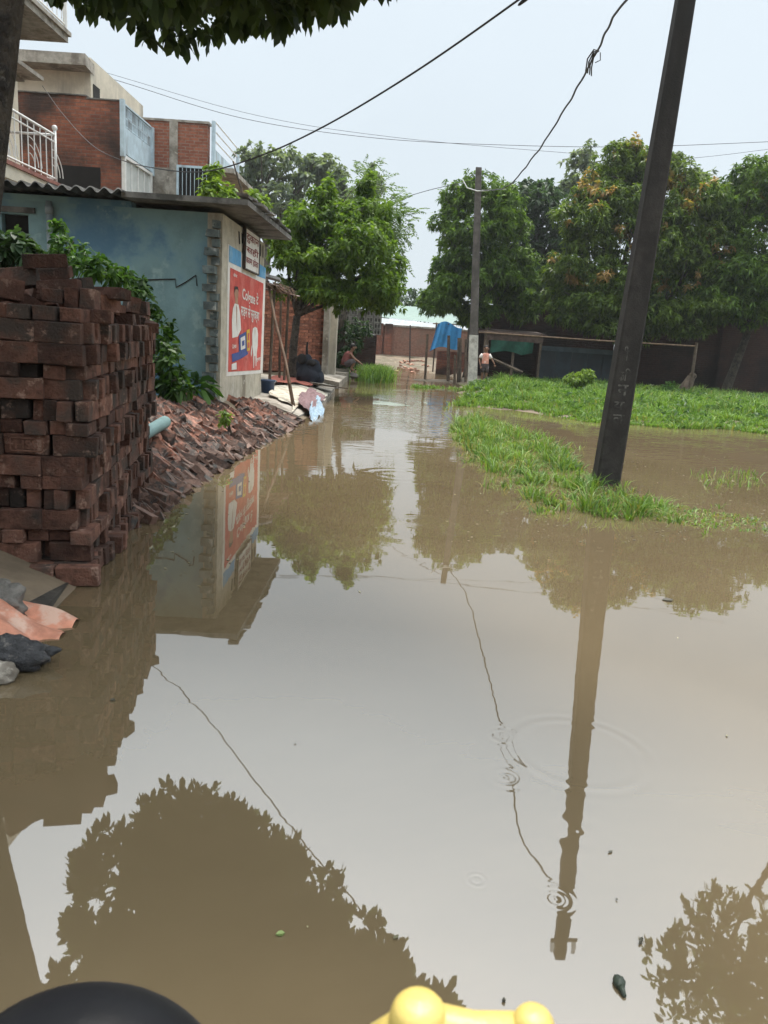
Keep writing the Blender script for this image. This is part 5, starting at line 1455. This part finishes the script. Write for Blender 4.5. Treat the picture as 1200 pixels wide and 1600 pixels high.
# big tree over the left of the frame (its crown hangs in from above and fills the reflection)
def near_prune(P):
    """crown droops in a slanting edge: higher over the lane, lower and farther on the left"""
    az = P[:, 0] / np.maximum(P[:, 1], .3); jit_ = RNG.normal(0, .012, len(P))
    lo = np.interp(az, [-.6, -.39, -.33, -.262, -.19, -.11, -.06, .1], [.385, .365, .335, .328, .345, .362, .40, .41])
    so_ = np.interp(az, [-.52, -.45, -.43, -.346, -.225, -.111, -.022, .061, .137, .218, .3], [1.1, 1.0, .80, .675, .655, .725, .805, .90, .985, 1.12, 1.3])
    k = ((P[:, 2] - 1.4) / np.maximum(P[:, 1], .3) > lo + jit_) & ((P[:, 2] + 1.4) / np.maximum(P[:, 1], .3) > so_ + jit_)
    k |= P[:, 1] < 1.5
    return k & (P[:, 2] > 2.7)
nl_ = [((-2.1, 8.3, 5.0), (1.5, 1.8, 1.0)), ((-1.4, 6.8, 4.6), (1.3, 1.8, 1.1)), ((-2.6, 6.4, 4.5), (1.3, 1.8, 1.2)), ((-.9, 5.4, 4.2), (1.2, 1.6, 1.1)), ((-.3, 5.4, 4.6), (1.1, 1.5, 1.0)), ((-2.0, 4.6, 3.9), (1.3, 1.6, 1.1)), ((-.6, 3.6, 3.8), (1.0, 1.2, .9)),
       ((.4, 4.8, 4.7), (1.0, 1.3, .9)), ((.4, 3.6, 4.1), (.9, 1.0, .8)), ((.7, 4.2, 4.4), (.7, .9, .7)), ((-1.5, 7.6, 4.9), (1.0, 1.5, .9)), ((.45, 5.3, 4.1), (.65, .8, .5)), ((-.1, 6.0, 4.3), (.7, .9, .5)), ((-3.2, 2.0, 4.3), (1.6, 1.7, 1.2)), ((-1.6, 2.2, 4.3), (1.1, 1.1, .8)), ((-3.2, .2, 4.2), (1.4, 1.3, 1.1))]  # last lobes lie out of view, added to shade the brick stack
tpath = ([Vector(p) for p in ((-2.20, 3.25, -.2), (-2.10, 3.25, .3), (-1.965, 3.25, .84), (-1.885, 3.25, 1.35), (-1.785, 3.25, 1.9), (-1.69, 3.25, 2.5), (-1.62, 3.3, 3.0))], [.24, .20, .18, .172, .17, .172, .165])
tree('shade_tree', 'large broad leaved shade tree overhanging from the left edge', (-2.1, 3.25, .1), (-1.62, 3.30, 3.0), .16, nl_, 6400, 11, .12, .072, L_NEAR, BARK, prune=near_prune, simple=False, droop=.5, spread=(40, 130), hollow=.25, path=tpath, inner=.3)
# tree out at the right whose crown shows in the water
tree('yard_tree', 'leafy tree outside the right edge reflected at the lower right', (6.9, 9.2, 0), (6.7, 9.1, 3.6), .15, [((5.0, 8.9, 6.6), (1.0, 1.3, .9)), ((6.2, 9.2, 7.2), (1.4, 1.5, 1.3)), ((7.3, 8.6, 6.4), (1.4, 1.4, 1.2))], 700, 10, .14, .06, L_NEAR, BARK, simple=False, droop=.4, gap=.25, gk=1.2)

# roadside tree in front of the low brick house
tb_ = atZ(457, 592, .3)
tree('roadside_tree', 'bushy bright green roadside tree with forked trunk beyond the painted shop', (tb_.x, tb_.y, .25), (tb_.x + .05, tb_.y, 1.75), .105,
     [lob(468, 415, 18.6, .95, 1.1, .9), lob(540, 405, 18.8, 1.2, 1.2, 1.2), lob(598, 420, 19.4, .78, 1.0, 1.05), lob(455, 360, 19, .8, 1.0, .6), lob(500, 345, 19.2, .85, 1.0, .65), lob(560, 350, 19.4, .9, 1.0, .75), lob(575, 455, 18.6, .95, 1.0, .45), lob(500, 455, 18.4, .8, .9, .35), lob(512, 305, 19.4, .22, .4, .55), lob(572, 300, 19.8, .25, .4, .5)],
     2600, 11, .15, .062, L_MID, BARK, bump=.25, gap=.12, gk=1.6)
# feathery tree just beyond it
def feathers(P, A, n, pair, Lr, Ll, Lw):
    """pinnate leaves: rachis with pairs of leaflets"""
    m = len(P); D = unit(A + RNG.normal(0, .55, (m, 3))); D[:, 2] -= .25; D = unit(D)
    side = unit(np.cross(D, np.array([0, 0, 1.0])[None])); pts, drs = [], []
    for k in range(pair):
        t = (k + 1) / pair
        base = P + D * Lr * t + np.array([0, 0, -1.0]) * Lr * .3 * t * t
        for sg in (-1, 1):
            pts.append(base); drs.append(unit(side * sg + D * .55 + np.array([0, 0, -.15])))
    return np.concatenate(pts), np.concatenate(drs)
def feather_tree(name, label, base, fork, r, lobes, n, mat, bark, pair=7, Lr=.42, Ll=.11, Lw=.045, gap=.3, gk=1.0, group=None):
    root = empty(name, base, label, 'tree', group)
    mb = MB(); base = Vector(base); fork = Vector(fork)
    mb.tube([base - Vector((0, 0, .2)), base.lerp(fork, .5), fork], [r * 1.3, r, r * .8], 9)
    for c, rad in lobes:
        p = limb(mb, fork, c, r * .5, r * .12, 6)
        for k in range(4):
            d = Vector((random.uniform(-1, 1), random.uniform(-1, 1), random.uniform(-.3, 1))).normalized()
            limb(mb, p[random.randint(3, 6)], Vector(c) + Vector((d.x * rad[0], d.y * rad[1], d.z * rad[2])), r * .16, r * .04, 5, 4)
    mb.build('trunk', bark, root, smooth=True, uv=False)
    P, A = crown_points(lobes, n, .3, RNG, gap, gk, .3)
    p_, d_ = feathers(P, A, n, pair, Lr, Ll, Lw)
    m = len(p_)
    V, F, T = leaves(p_, d_, Ll * RNG.uniform(.7, 1.2, m), Lw * RNG.uniform(.8, 1.2, m), .15, True)
    np_mesh('crown', V, F, mat, root, {'tint': T})
    return root
feather_tree('feathery_tree', 'feathery pale green tree leaning over the lane behind the bushy roadside tree', (-1.9, 25.5, .3), (-1.6, 25.4, 3.0), .12,
             [lob(597, 335, 24.5, .75, .9, 1.0), lob(612, 395, 25, .35, .7, .8), lob(580, 300, 25, .7, .9, .8), lob(620, 345, 25, .5, .8, .35)], 400, leaf_mat('feather_leaf', (.055, .10, .045), (.13, .20, .075), trans=.45), BARKL, gap=.2, gk=1.2, Lr=.5, Ll=.15, Lw=.05)
# hazy tall trees behind the houses
tree('tall_grey_tree', 'tall sparse grey green tree behind the brick houses', (-8.0, 46, .4), (-7.6, 46, 6.0), .3,
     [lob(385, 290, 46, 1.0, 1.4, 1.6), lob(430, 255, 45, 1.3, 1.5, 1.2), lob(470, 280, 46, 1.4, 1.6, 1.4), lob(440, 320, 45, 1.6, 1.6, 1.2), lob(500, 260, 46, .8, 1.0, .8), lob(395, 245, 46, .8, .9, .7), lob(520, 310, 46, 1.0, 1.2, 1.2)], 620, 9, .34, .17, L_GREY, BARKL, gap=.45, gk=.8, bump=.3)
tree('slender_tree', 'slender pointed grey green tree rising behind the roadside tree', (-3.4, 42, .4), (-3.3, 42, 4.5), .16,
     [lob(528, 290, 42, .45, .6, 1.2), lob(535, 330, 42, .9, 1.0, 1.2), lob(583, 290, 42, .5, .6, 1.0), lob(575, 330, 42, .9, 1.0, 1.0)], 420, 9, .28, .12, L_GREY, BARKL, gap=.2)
shb = atY(340, 320, 16.5)
shrub('young_tree', 'yellow green young tree showing above the shop roof', (shb.x, 16.5, .4), [lob(338, 300, 16.5, .35, .4, .35), lob(362, 322, 16.3, .3, .4, .2), lob(335, 268, 16.6, .14, .15, .2), lob(395, 320, 16.6, .35, .4, .3)], 190, 10, .15, .06, L_LIME, stems=4, cat='tree')
a = atY(364, 252, 15.5); b_ = atY(384, 320, 15.5)
o = MB().tube([(b_.x + .1, 15.5, .4), b_, a], [.03, .02, .014], 6).build('roof_stick', WOOD, None, origin=(b_.x, 15.5, .4)); tag(o, 'thin dark stick standing up behind the shop roof', 'stick')

# mango trees on the right
def reddish(P):
    f = np.sin(2.1 * P[:, 0] + .7) * np.sin(1.9 * P[:, 2] + 1.3) + .8 * np.sin(4.3 * P[:, 0] - 2.0 * P[:, 1]) * np.sin(3.7 * P[:, 2])
    return np.where((f > .55) & (P[:, 2] > 3.6) & (RNG.random(len(P)) < .6), RNG.uniform(.4, .95, len(P)), 0)
tree('mango_tree', 'bright green mango tree behind the far electric pole', (2.9, 29.8, .3), (2.9, 29.8, 2.0), .2,
     [lob(745, 340, 29, 1.5, 1.5, 1.3), lob(720, 400, 29, 1.1, 1.4, 1.3), lob(790, 390, 29, 1.2, 1.4, 1.4), lob(740, 440, 28.6, 1.5, 1.5, 1.2), lob(700, 470, 29, .9, 1.2, .7), lob(800, 460, 29.2, 1.1, 1.2, 1.0), lob(668, 468, 29.4, .38, .6, .35), lob(780, 315, 29.4, .7, .9, .6), lob(715, 320, 29.4, .7, .9, .6), lob(745, 490, 29, .9, 1.0, .5)],
     3000, 13, .20, .062, L_MANGO, BARK, droop=.35, spread=(35, 105), bump=.25)
tree('mango_tree', 'largest mango tree with reddish new leaves behind the near pole', (8.7, 29.3, .3), (8.6, 29.2, 2.0), .26,
     [lob(990, 290, 28.5, 1.7, 1.6, 1.4), lob(930, 330, 28, 1.5, 1.5, 1.4), lob(1050, 320, 28, 1.6, 1.6, 1.5), lob(920, 420, 27.8, 1.5, 1.5, 1.5), lob(1000, 400, 27.3, 1.8, 1.6, 1.7), lob(1080, 410, 27.6, 1.3, 1.5, 1.5), lob(900, 480, 28, 1.2, 1.4, .9), lob(980, 490, 27.3, 1.7, 1.5, .9), lob(1060, 490, 27.2, 1.5, 1.5, .8), lob(980, 250, 28.8, .8, .9, .6), lob(1035, 265, 28.8, .7, .8, .6)],
     4600, 13, .20, .062, L_MANGO2, BARK, tintfn=reddish, droop=.35, spread=(35, 105), bump=.25)
q = atY(1150, 560, 27.4)
tree('mango_tree', 'mango tree with dark leaning trunk at the right edge', (q.x - .1, 27.6, .3), (q.x + .25, 27.4, 2.3), .15,
     [lob(1150, 330, 28, 1.5, 1.5, 1.3), lob(1200, 300, 28, 1.4, 1.5, 1.2), lob(1130, 420, 27.6, 1.3, 1.4, 1.4), lob(1200, 410, 27.2, 1.5, 1.5, 1.5), lob(1170, 480, 27, 1.4, 1.4, .9), lob(1240, 480, 27, 1.2, 1.3, 1.0), lob(1260, 380, 27.5, 1.4, 1.4, 1.4), lob(1120, 480, 27.4, .9, 1.0, .7)],
     3200, 13, .20, .062, L_MANGO, BARK, tintfn=lambda P: reddish(P) * (RNG.random(len(P)) < .25), droop=.35, spread=(35, 105), bump=.25)
tree('background_tree', 'dark round tree between the two mango crowns', (6.2, 39, .4), (6.2, 39, 3.5), .3,
     [lob(835, 330, 38, 1.6, 1.6, 1.4), lob(860, 380, 38, 1.6, 1.6, 1.3), lob(815, 370, 38, 1.3, 1.4, 1.2), lob(850, 300, 38.4, .9, 1.0, .7), lob(870, 440, 38, 1.8, 1.6, 1.2), lob(825, 430, 38, 1.3, 1.3, .8)], 800, 9, .32, .14, L_DARK, BARK, gap=.1)
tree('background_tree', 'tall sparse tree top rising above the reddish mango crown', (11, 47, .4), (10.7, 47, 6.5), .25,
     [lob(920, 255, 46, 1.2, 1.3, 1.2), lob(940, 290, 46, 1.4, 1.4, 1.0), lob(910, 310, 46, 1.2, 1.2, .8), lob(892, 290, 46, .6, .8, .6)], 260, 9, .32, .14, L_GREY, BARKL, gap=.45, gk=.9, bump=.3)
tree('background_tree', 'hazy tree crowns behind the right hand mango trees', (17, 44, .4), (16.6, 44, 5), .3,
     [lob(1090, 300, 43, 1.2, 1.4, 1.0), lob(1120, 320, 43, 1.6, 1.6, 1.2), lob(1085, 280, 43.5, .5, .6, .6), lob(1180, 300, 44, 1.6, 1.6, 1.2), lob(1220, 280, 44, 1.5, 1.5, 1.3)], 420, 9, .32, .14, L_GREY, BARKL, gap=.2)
tree('background_tree', 'bushy tree beyond the far wall under the leafy arch', (-1, 58, .4), (-1, 58, 3), .25,
     [lob(600, 470, 57, 2.2, 2, 1.3), lob(660, 480, 58, 2.2, 2, 1.2), lob(550, 460, 57, 2.2, 2, 1.8), lob(500, 430, 56, 2.5, 2, 2.0)], 420, 9, .35, .16, L_DARK, BARK)

tree('background_tree', 'dark leafy tree standing behind the yard wall between the mango trunks', (8.5, 36, .3), (8.5, 36, 2.5), .3,
     [((5.2, 35.5, 3.4), (2.0, 1.6, 1.7)), ((8.2, 35.5, 3.6), (2.2, 1.6, 1.9)), ((11.2, 35.5, 3.6), (2.2, 1.6, 1.9))], 900, 9, .34, .16, L_DARK, BARK)
tree('background_tree', 'dark leafy tree standing behind the yard wall at the right edge', (15.5, 36, .3), (15.5, 36, 2.5), .3,
     [((13.6, 35.5, 3.7), (2.2, 1.6, 2.0)), ((16.4, 35.5, 3.9), (2.2, 1.6, 2.1)), ((19, 35.5, 3.9), (2.2, 1.6, 2.1))], 900, 9, .34, .16, L_DARK, BARK)
# loose bricks thrown down on the far shore
bh = empty('brick_heap', (1.2, 36.5, 0), 'few loose pinkish bricks scattered on the mud at the far shore', 'brick heap')
bh_m = [brick_mesh('far_brick', (BL, BW, BT), M('pale_brick', (.32, .17, .12), rough=.9, var=.3, scale=12, bump=.3, rnd=.3), .006, .006) for _ in range(2)]
for k in range(34):
    px, py = random.gauss(642, 12), random.gauss(571, 3.5)
    q = atZ(px, py, .12)
    y_ = min(max(q.y, 33), 41); q = atY(px, py, y_)
    o = bpy.data.objects.new('brick', bh_m[k % 2]); C.objects.link(o); o.parent = bh
    o.matrix_local = Matrix.Translation(Vector((q.x, y_, max(tz(q.x, y_), -.01) + .03)) - Vector(bh.location)) @ Euler((R(random.uniform(-20, 20)), R(random.uniform(-20, 20)), random.uniform(0, 3.1))).to_matrix().to_4x4()

# ------------------------------------------------------------------ shrubs and plants
L_WALL = leaf_mat('wall_shrub_leaf', (.016, .042, .012), (.060, .125, .026), clump=4)
shrub('wall_shrub', 'leafy shrub growing against the teal shed wall beside the brick stack', (-3.55, 9.9, .3), [lob(222, 475, 9.9, .20, .25, .3), lob(242, 530, 9.7, .28, .3, .42), lob(238, 590, 9.5, .28, .3, .3), lob(262, 575, 9.4, .20, .22, .32), lob(272, 602, 9.2, .18, .2, .14), lob(210, 445, 10, .15, .2, .16)], 230, 10, .12, .045, L_WALL, stems=9)
shrub('weed_plant', 'leafy weeds showing above the brick stack', (-4.1, 8.6, .4), [lob(105, 390, 8.6, .20, .25, .18), lob(145, 412, 8.4, .24, .25, .14), lob(93, 360, 8.7, .08, .1, .14), lob(180, 428, 8.5, .14, .2, .10)], 110, 9, .10, .04, L_SHRUB, stems=6)
shrub('weed_plant', 'dark bush above the brick stack at the far left edge', (-4.7, 8.6, .4), [lob(15, 395, 8.6, .34, .3, .22), lob(30, 375, 8.7, .12, .15, .15)], 75, 9, .15, .06, L_DARK, stems=4)
shrub('broadleaf_plant', 'small broad leaved plant at the near foot of the painted shop', (-2.62, 10.3, .36), [((-2.62, 10.3, .58), (.16, .16, .14))], 9, 5, .30, .085, L_SHRUB, stems=3, droop=.5, cat='plant', spread=(25, 80))
shrub('broadleaf_plant', 'low broad leaved plant on soil below the wall shrub', (-3.25, 9.2, .36), [((-3.25, 9.2, .5), (.2, .2, .1))], 9, 5, .26, .08, L_SHRUB, stems=3, droop=.5, cat='plant', spread=(25, 80))
q = atZ(352, 668, .25)
shrub('rubble_weed', 'small weed sprouting in the brick rubble below the shop', (q.x, q.y, .22), [((q.x, q.y, .36), (.08, .08, .10))], 12, 6, .07, .03, L_LIME, stems=3, cat='plant')
shrub('roadside_shrub', 'dark shrub between the pale pillar and the squatting person', (-2.3, 25.2, .3), [lob(548, 530, 25.2, .5, .5, .6), lob(540, 565, 25, .4, .4, .4), lob(565, 515, 25.4, .35, .4, .35)], 160, 9, .16, .065, L_DARK, simple=True, stems=5)
q = atZ(905, 600, .25)
shrub('yellow_bush', 'yellow green bushy weed in the grass left of the near pole', (atY(905, 600, 22).x, 22, .25), [lob(900, 592, 22, .34, .35, .22), lob(918, 586, 22, .22, .3, .2)], 120, 8, .12, .045, L_LIME, simple=True, stems=5)
shrub('weed_plant', 'pale leafed weed beside the tree stump', (atY(1045, 610, 24.5).x, 24.5, .28), [lob(1045, 603, 24.5, .18, .2, .18)], 26, 7, .15, .06, L_SHRUB, simple=True, stems=3)
shrub('weed_plant', 'low weed in the grass right of the near pole', (atY(1010, 612, 24).x, 24, .28), [lob(1008, 607, 24, .2, .2, .12)], 22, 7, .12, .05, L_LIME, simple=True, stems=3)

# ------------------------------------------------------------------ grass
def scatter(poly, n):
    P = np.array(poly); lo = P.min(0); hi = P.max(0)
    out = []
    tot = 0
    while tot < n:
        x = RNG.uniform(lo[0], hi[0], n * 2); y = RNG.uniform(lo[1], hi[1], n * 2)
        k = in_poly(x, y, poly); out.append(np.stack([x[k], y[k]], 1)); tot += k.sum()
        if not k.any(): break
    return np.concatenate(out)[:n]
PB = [(706, 655), (742, 652), (796, 668), (860, 690), (900, 722), (935, 768), (1000, 782), (1055, 800), (1055, 815), (980, 812), (900, 803), (850, 790), (800, 757), (750, 725), (715, 690)]
polyB = [tuple(atZ(a, b)[:2]) for a, b in PB]
q = scatter(polyB, 620)
f = wob(q[:, 0], q[:, 1], 2.0)
q = q[(f > -.3)]
q = q + RNG.normal(0, .035, q.shape)
P_, h_, a_ = tufts(np.column_stack([q, np.full(len(q), -.02)]), 18, .05, .05, .25)
h_ = h_ * np.clip(1.15 - (P_[:, 0] - 2.2) * .9, .25, 1) * (.85 + .35 * wob(P_[:, 0], P_[:, 1], 3))
grass('grass_tussock', 'dense green grass strip growing out of the water left of the near pole', P_, np.maximum(h_, .04), .013, L_GRASS, .2, .6, a_)
# stray tufts off the edges of the strip, and broad leaved weeds among the yard grass
sc = []
for px, py, sd in ((705, 640, 9), (735, 720, 14), (785, 762, 12), (850, 800, 12), (890, 705, 16), (960, 770, 14), (1010, 800, 22), (1080, 812, 22), (930, 745, 10)):
    for _ in range(9):
        p = atZ(random.gauss(px, sd), random.gauss(py, sd * .35)); sc.append((p.x, p.y, -.02))
P_, h_, a_ = tufts(np.array(sc), 7, .03, .03, .14)
grass('stray_grass', 'small stray grass tufts standing in the water round the grass strip', P_, np.maximum(h_, .03), .011, L_GRASS, .25, .7, a_)
wx = RNG.uniform(1.8, 14, 900); wy = RNG.uniform(16.4, 27.5, 900); wh_ = terrain(wx, wy); kk = (wh_ > .03) & (wob(wx, wy, 1.3) > .0) & ~((wy > 24) & (wx < 3.6))
wc = np.column_stack([wx[kk], wy[kk], wh_[kk] + RNG.uniform(.10, .24, kk.sum())])
V, F, T = whorls(wc, unit(RNG.normal(0, .25, wc.shape) + np.array([0, 0, 1.0])), 9, .15, .055, (40, 100), .3, True, None, .12)
o = np_mesh('yard_weeds', V, F, L_SHRUB, None, {'tint': T}); tag(o, 'broad leaved weeds mixed in the grass of the right hand bank', 'weeds', kind='stuff')
PC = [(1000, 782), (1060, 790), (1200, 812), (1240, 838), (1120, 828), (1000, 812)]
q = scatter([tuple(atZ(a, b)[:2]) for a, b in PC], 900)
grass('floating_weed', 'sparse floating weed trailing from the grass strip to the right', np.column_stack([q, np.full(len(q), -.01)]), RNG.uniform(.012, .05, len(q)), .012, L_GRASS, .3, .9)
PD = [(1080, 740), (1180, 735), (1200, 760), (1100, 765)]
q = scatter([tuple(atZ(a, b)[:2]) for a, b in PD], 220)
grass('water_sprigs', 'few thin sprigs standing in the brown water right of the near pole', np.column_stack([q, np.full(len(q), -.01)]), RNG.uniform(.02, .12, len(q)), .009, L_GRASS, .2, .6)
# grassy yard on the right bank
n = 11500
u = RNG.random(n)
yq = 15.2 + 12.8 * u ** 1.3; xq = RNG.uniform(.6, 17, n)
hh = terrain(xq, yq)
f = wob(xq, yq, .8)
keep = (hh > np.where((xq > 3.0) | (yq > 17.4), -.015, .012)) & ((xq > 3.3) | (yq > 17.4)) & (xq < .62 * yq + 1.5) & (f > -.66)
algae = (hh < -.01) & (np.abs(yq - 20.6) < 1.6) & (xq < 4.6)
keep &= ~algae & ~((yq > 24.0) & (xq < 3.6))
xq, yq, hh, f = xq[keep], yq[keep], hh[keep], f[keep]
P_, h_, a_ = tufts(np.column_stack([xq, yq, np.maximum(hh, 0) - .02]), 17, .09, .10, .34)
h_ = h_ * (.75 + .45 * wob(P_[:, 0], P_[:, 1], .8)) * np.clip(.7 + P_[:, 2] * 2.5, .6, 1.2)
grass('yard_grass', 'broad green grassy weeds covering the right hand bank', P_, np.maximum(h_, .05), .024, L_GRASS, .06, .5, a_)
q = np.stack([RNG.normal(0, .32, 3500), RNG.normal(0, .8, 3500)], 1)
c = atY(585, 575, 25.6)
x_, y_ = c.x + q[:, 0] * .75 + .05, 25.9 + q[:, 1]
grass('verge_grass', 'bright tuft of long grass at the water edge past the squatting person', np.column_stack([x_, y_, np.maximum(terrain(x_, y_), .0)]), RNG.uniform(.2, .6, 3500), .022, L_GRASS, .05, .35)

# bits of leaf litter and scum drifting near the grass and the left bank
fl = []
for (px0, px1, py0, py1, n_) in ((820, 1200, 700, 850, 240), (690, 900, 690, 850, 90), (230, 420, 720, 900, 40), (300, 1150, 900, 1500, 9)):
    for _ in range(n_):
        p = atZ(random.uniform(px0, px1), random.uniform(py0, py1)); fl.append(p)
FV, FF = [], []
for p in fl:
    a = random.uniform(0, 6.28); l = random.uniform(.004, .011) * (1 + p.y * .10); w_ = l * random.uniform(.3, .9); ca, sa = math.cos(a), math.sin(a); b0 = len(FV)
    for u, v, z_ in ((-1, 0, .003), (-.2, 1, .004), (1, .2, .005), (.1, -.8, .003)):
        FV.append((p.x + (ca * u * l - sa * v * w_), p.y + (sa * u * l + ca * v * w_), z_))
    FF.append((b0, b0 + 3, b0 + 2, b0 + 1))
o = np_mesh('floating_litter', np.array(FV), np.array(FF), M('litter', (.16, .15, .085), rough=.7, var=.5, scale=3, bump=0, rnd=.7), None)
tag(o, 'tiny bits of leaf litter and scum drifting on the brown water', 'litter', kind='stuff')

# ------------------------------------------------------------------ humid air
hzm = bpy.data.materials.new('humid_air'); hzm.use_nodes = True
hn = hzm.node_tree; hn.nodes.clear()
ho = hn.nodes.new('ShaderNodeOutputMaterial'); hv = hn.nodes.new('ShaderNodeVolumePrincipled')
hv.inputs['Color'].default_value = (.93, .96, 1.0, 1); hv.inputs['Density'].default_value = .0006; hv.inputs['Anisotropy'].default_value = .35
hn.links.new(hv.outputs[0], ho.inputs['Volume'])
hz_o = MB().bb(-420, 420, -320, 720, -1.3, 14.5).build('haze', hzm, None, uv=False)
tag(hz_o, kind='stuff')
hz_o.display_type = 'WIRE'
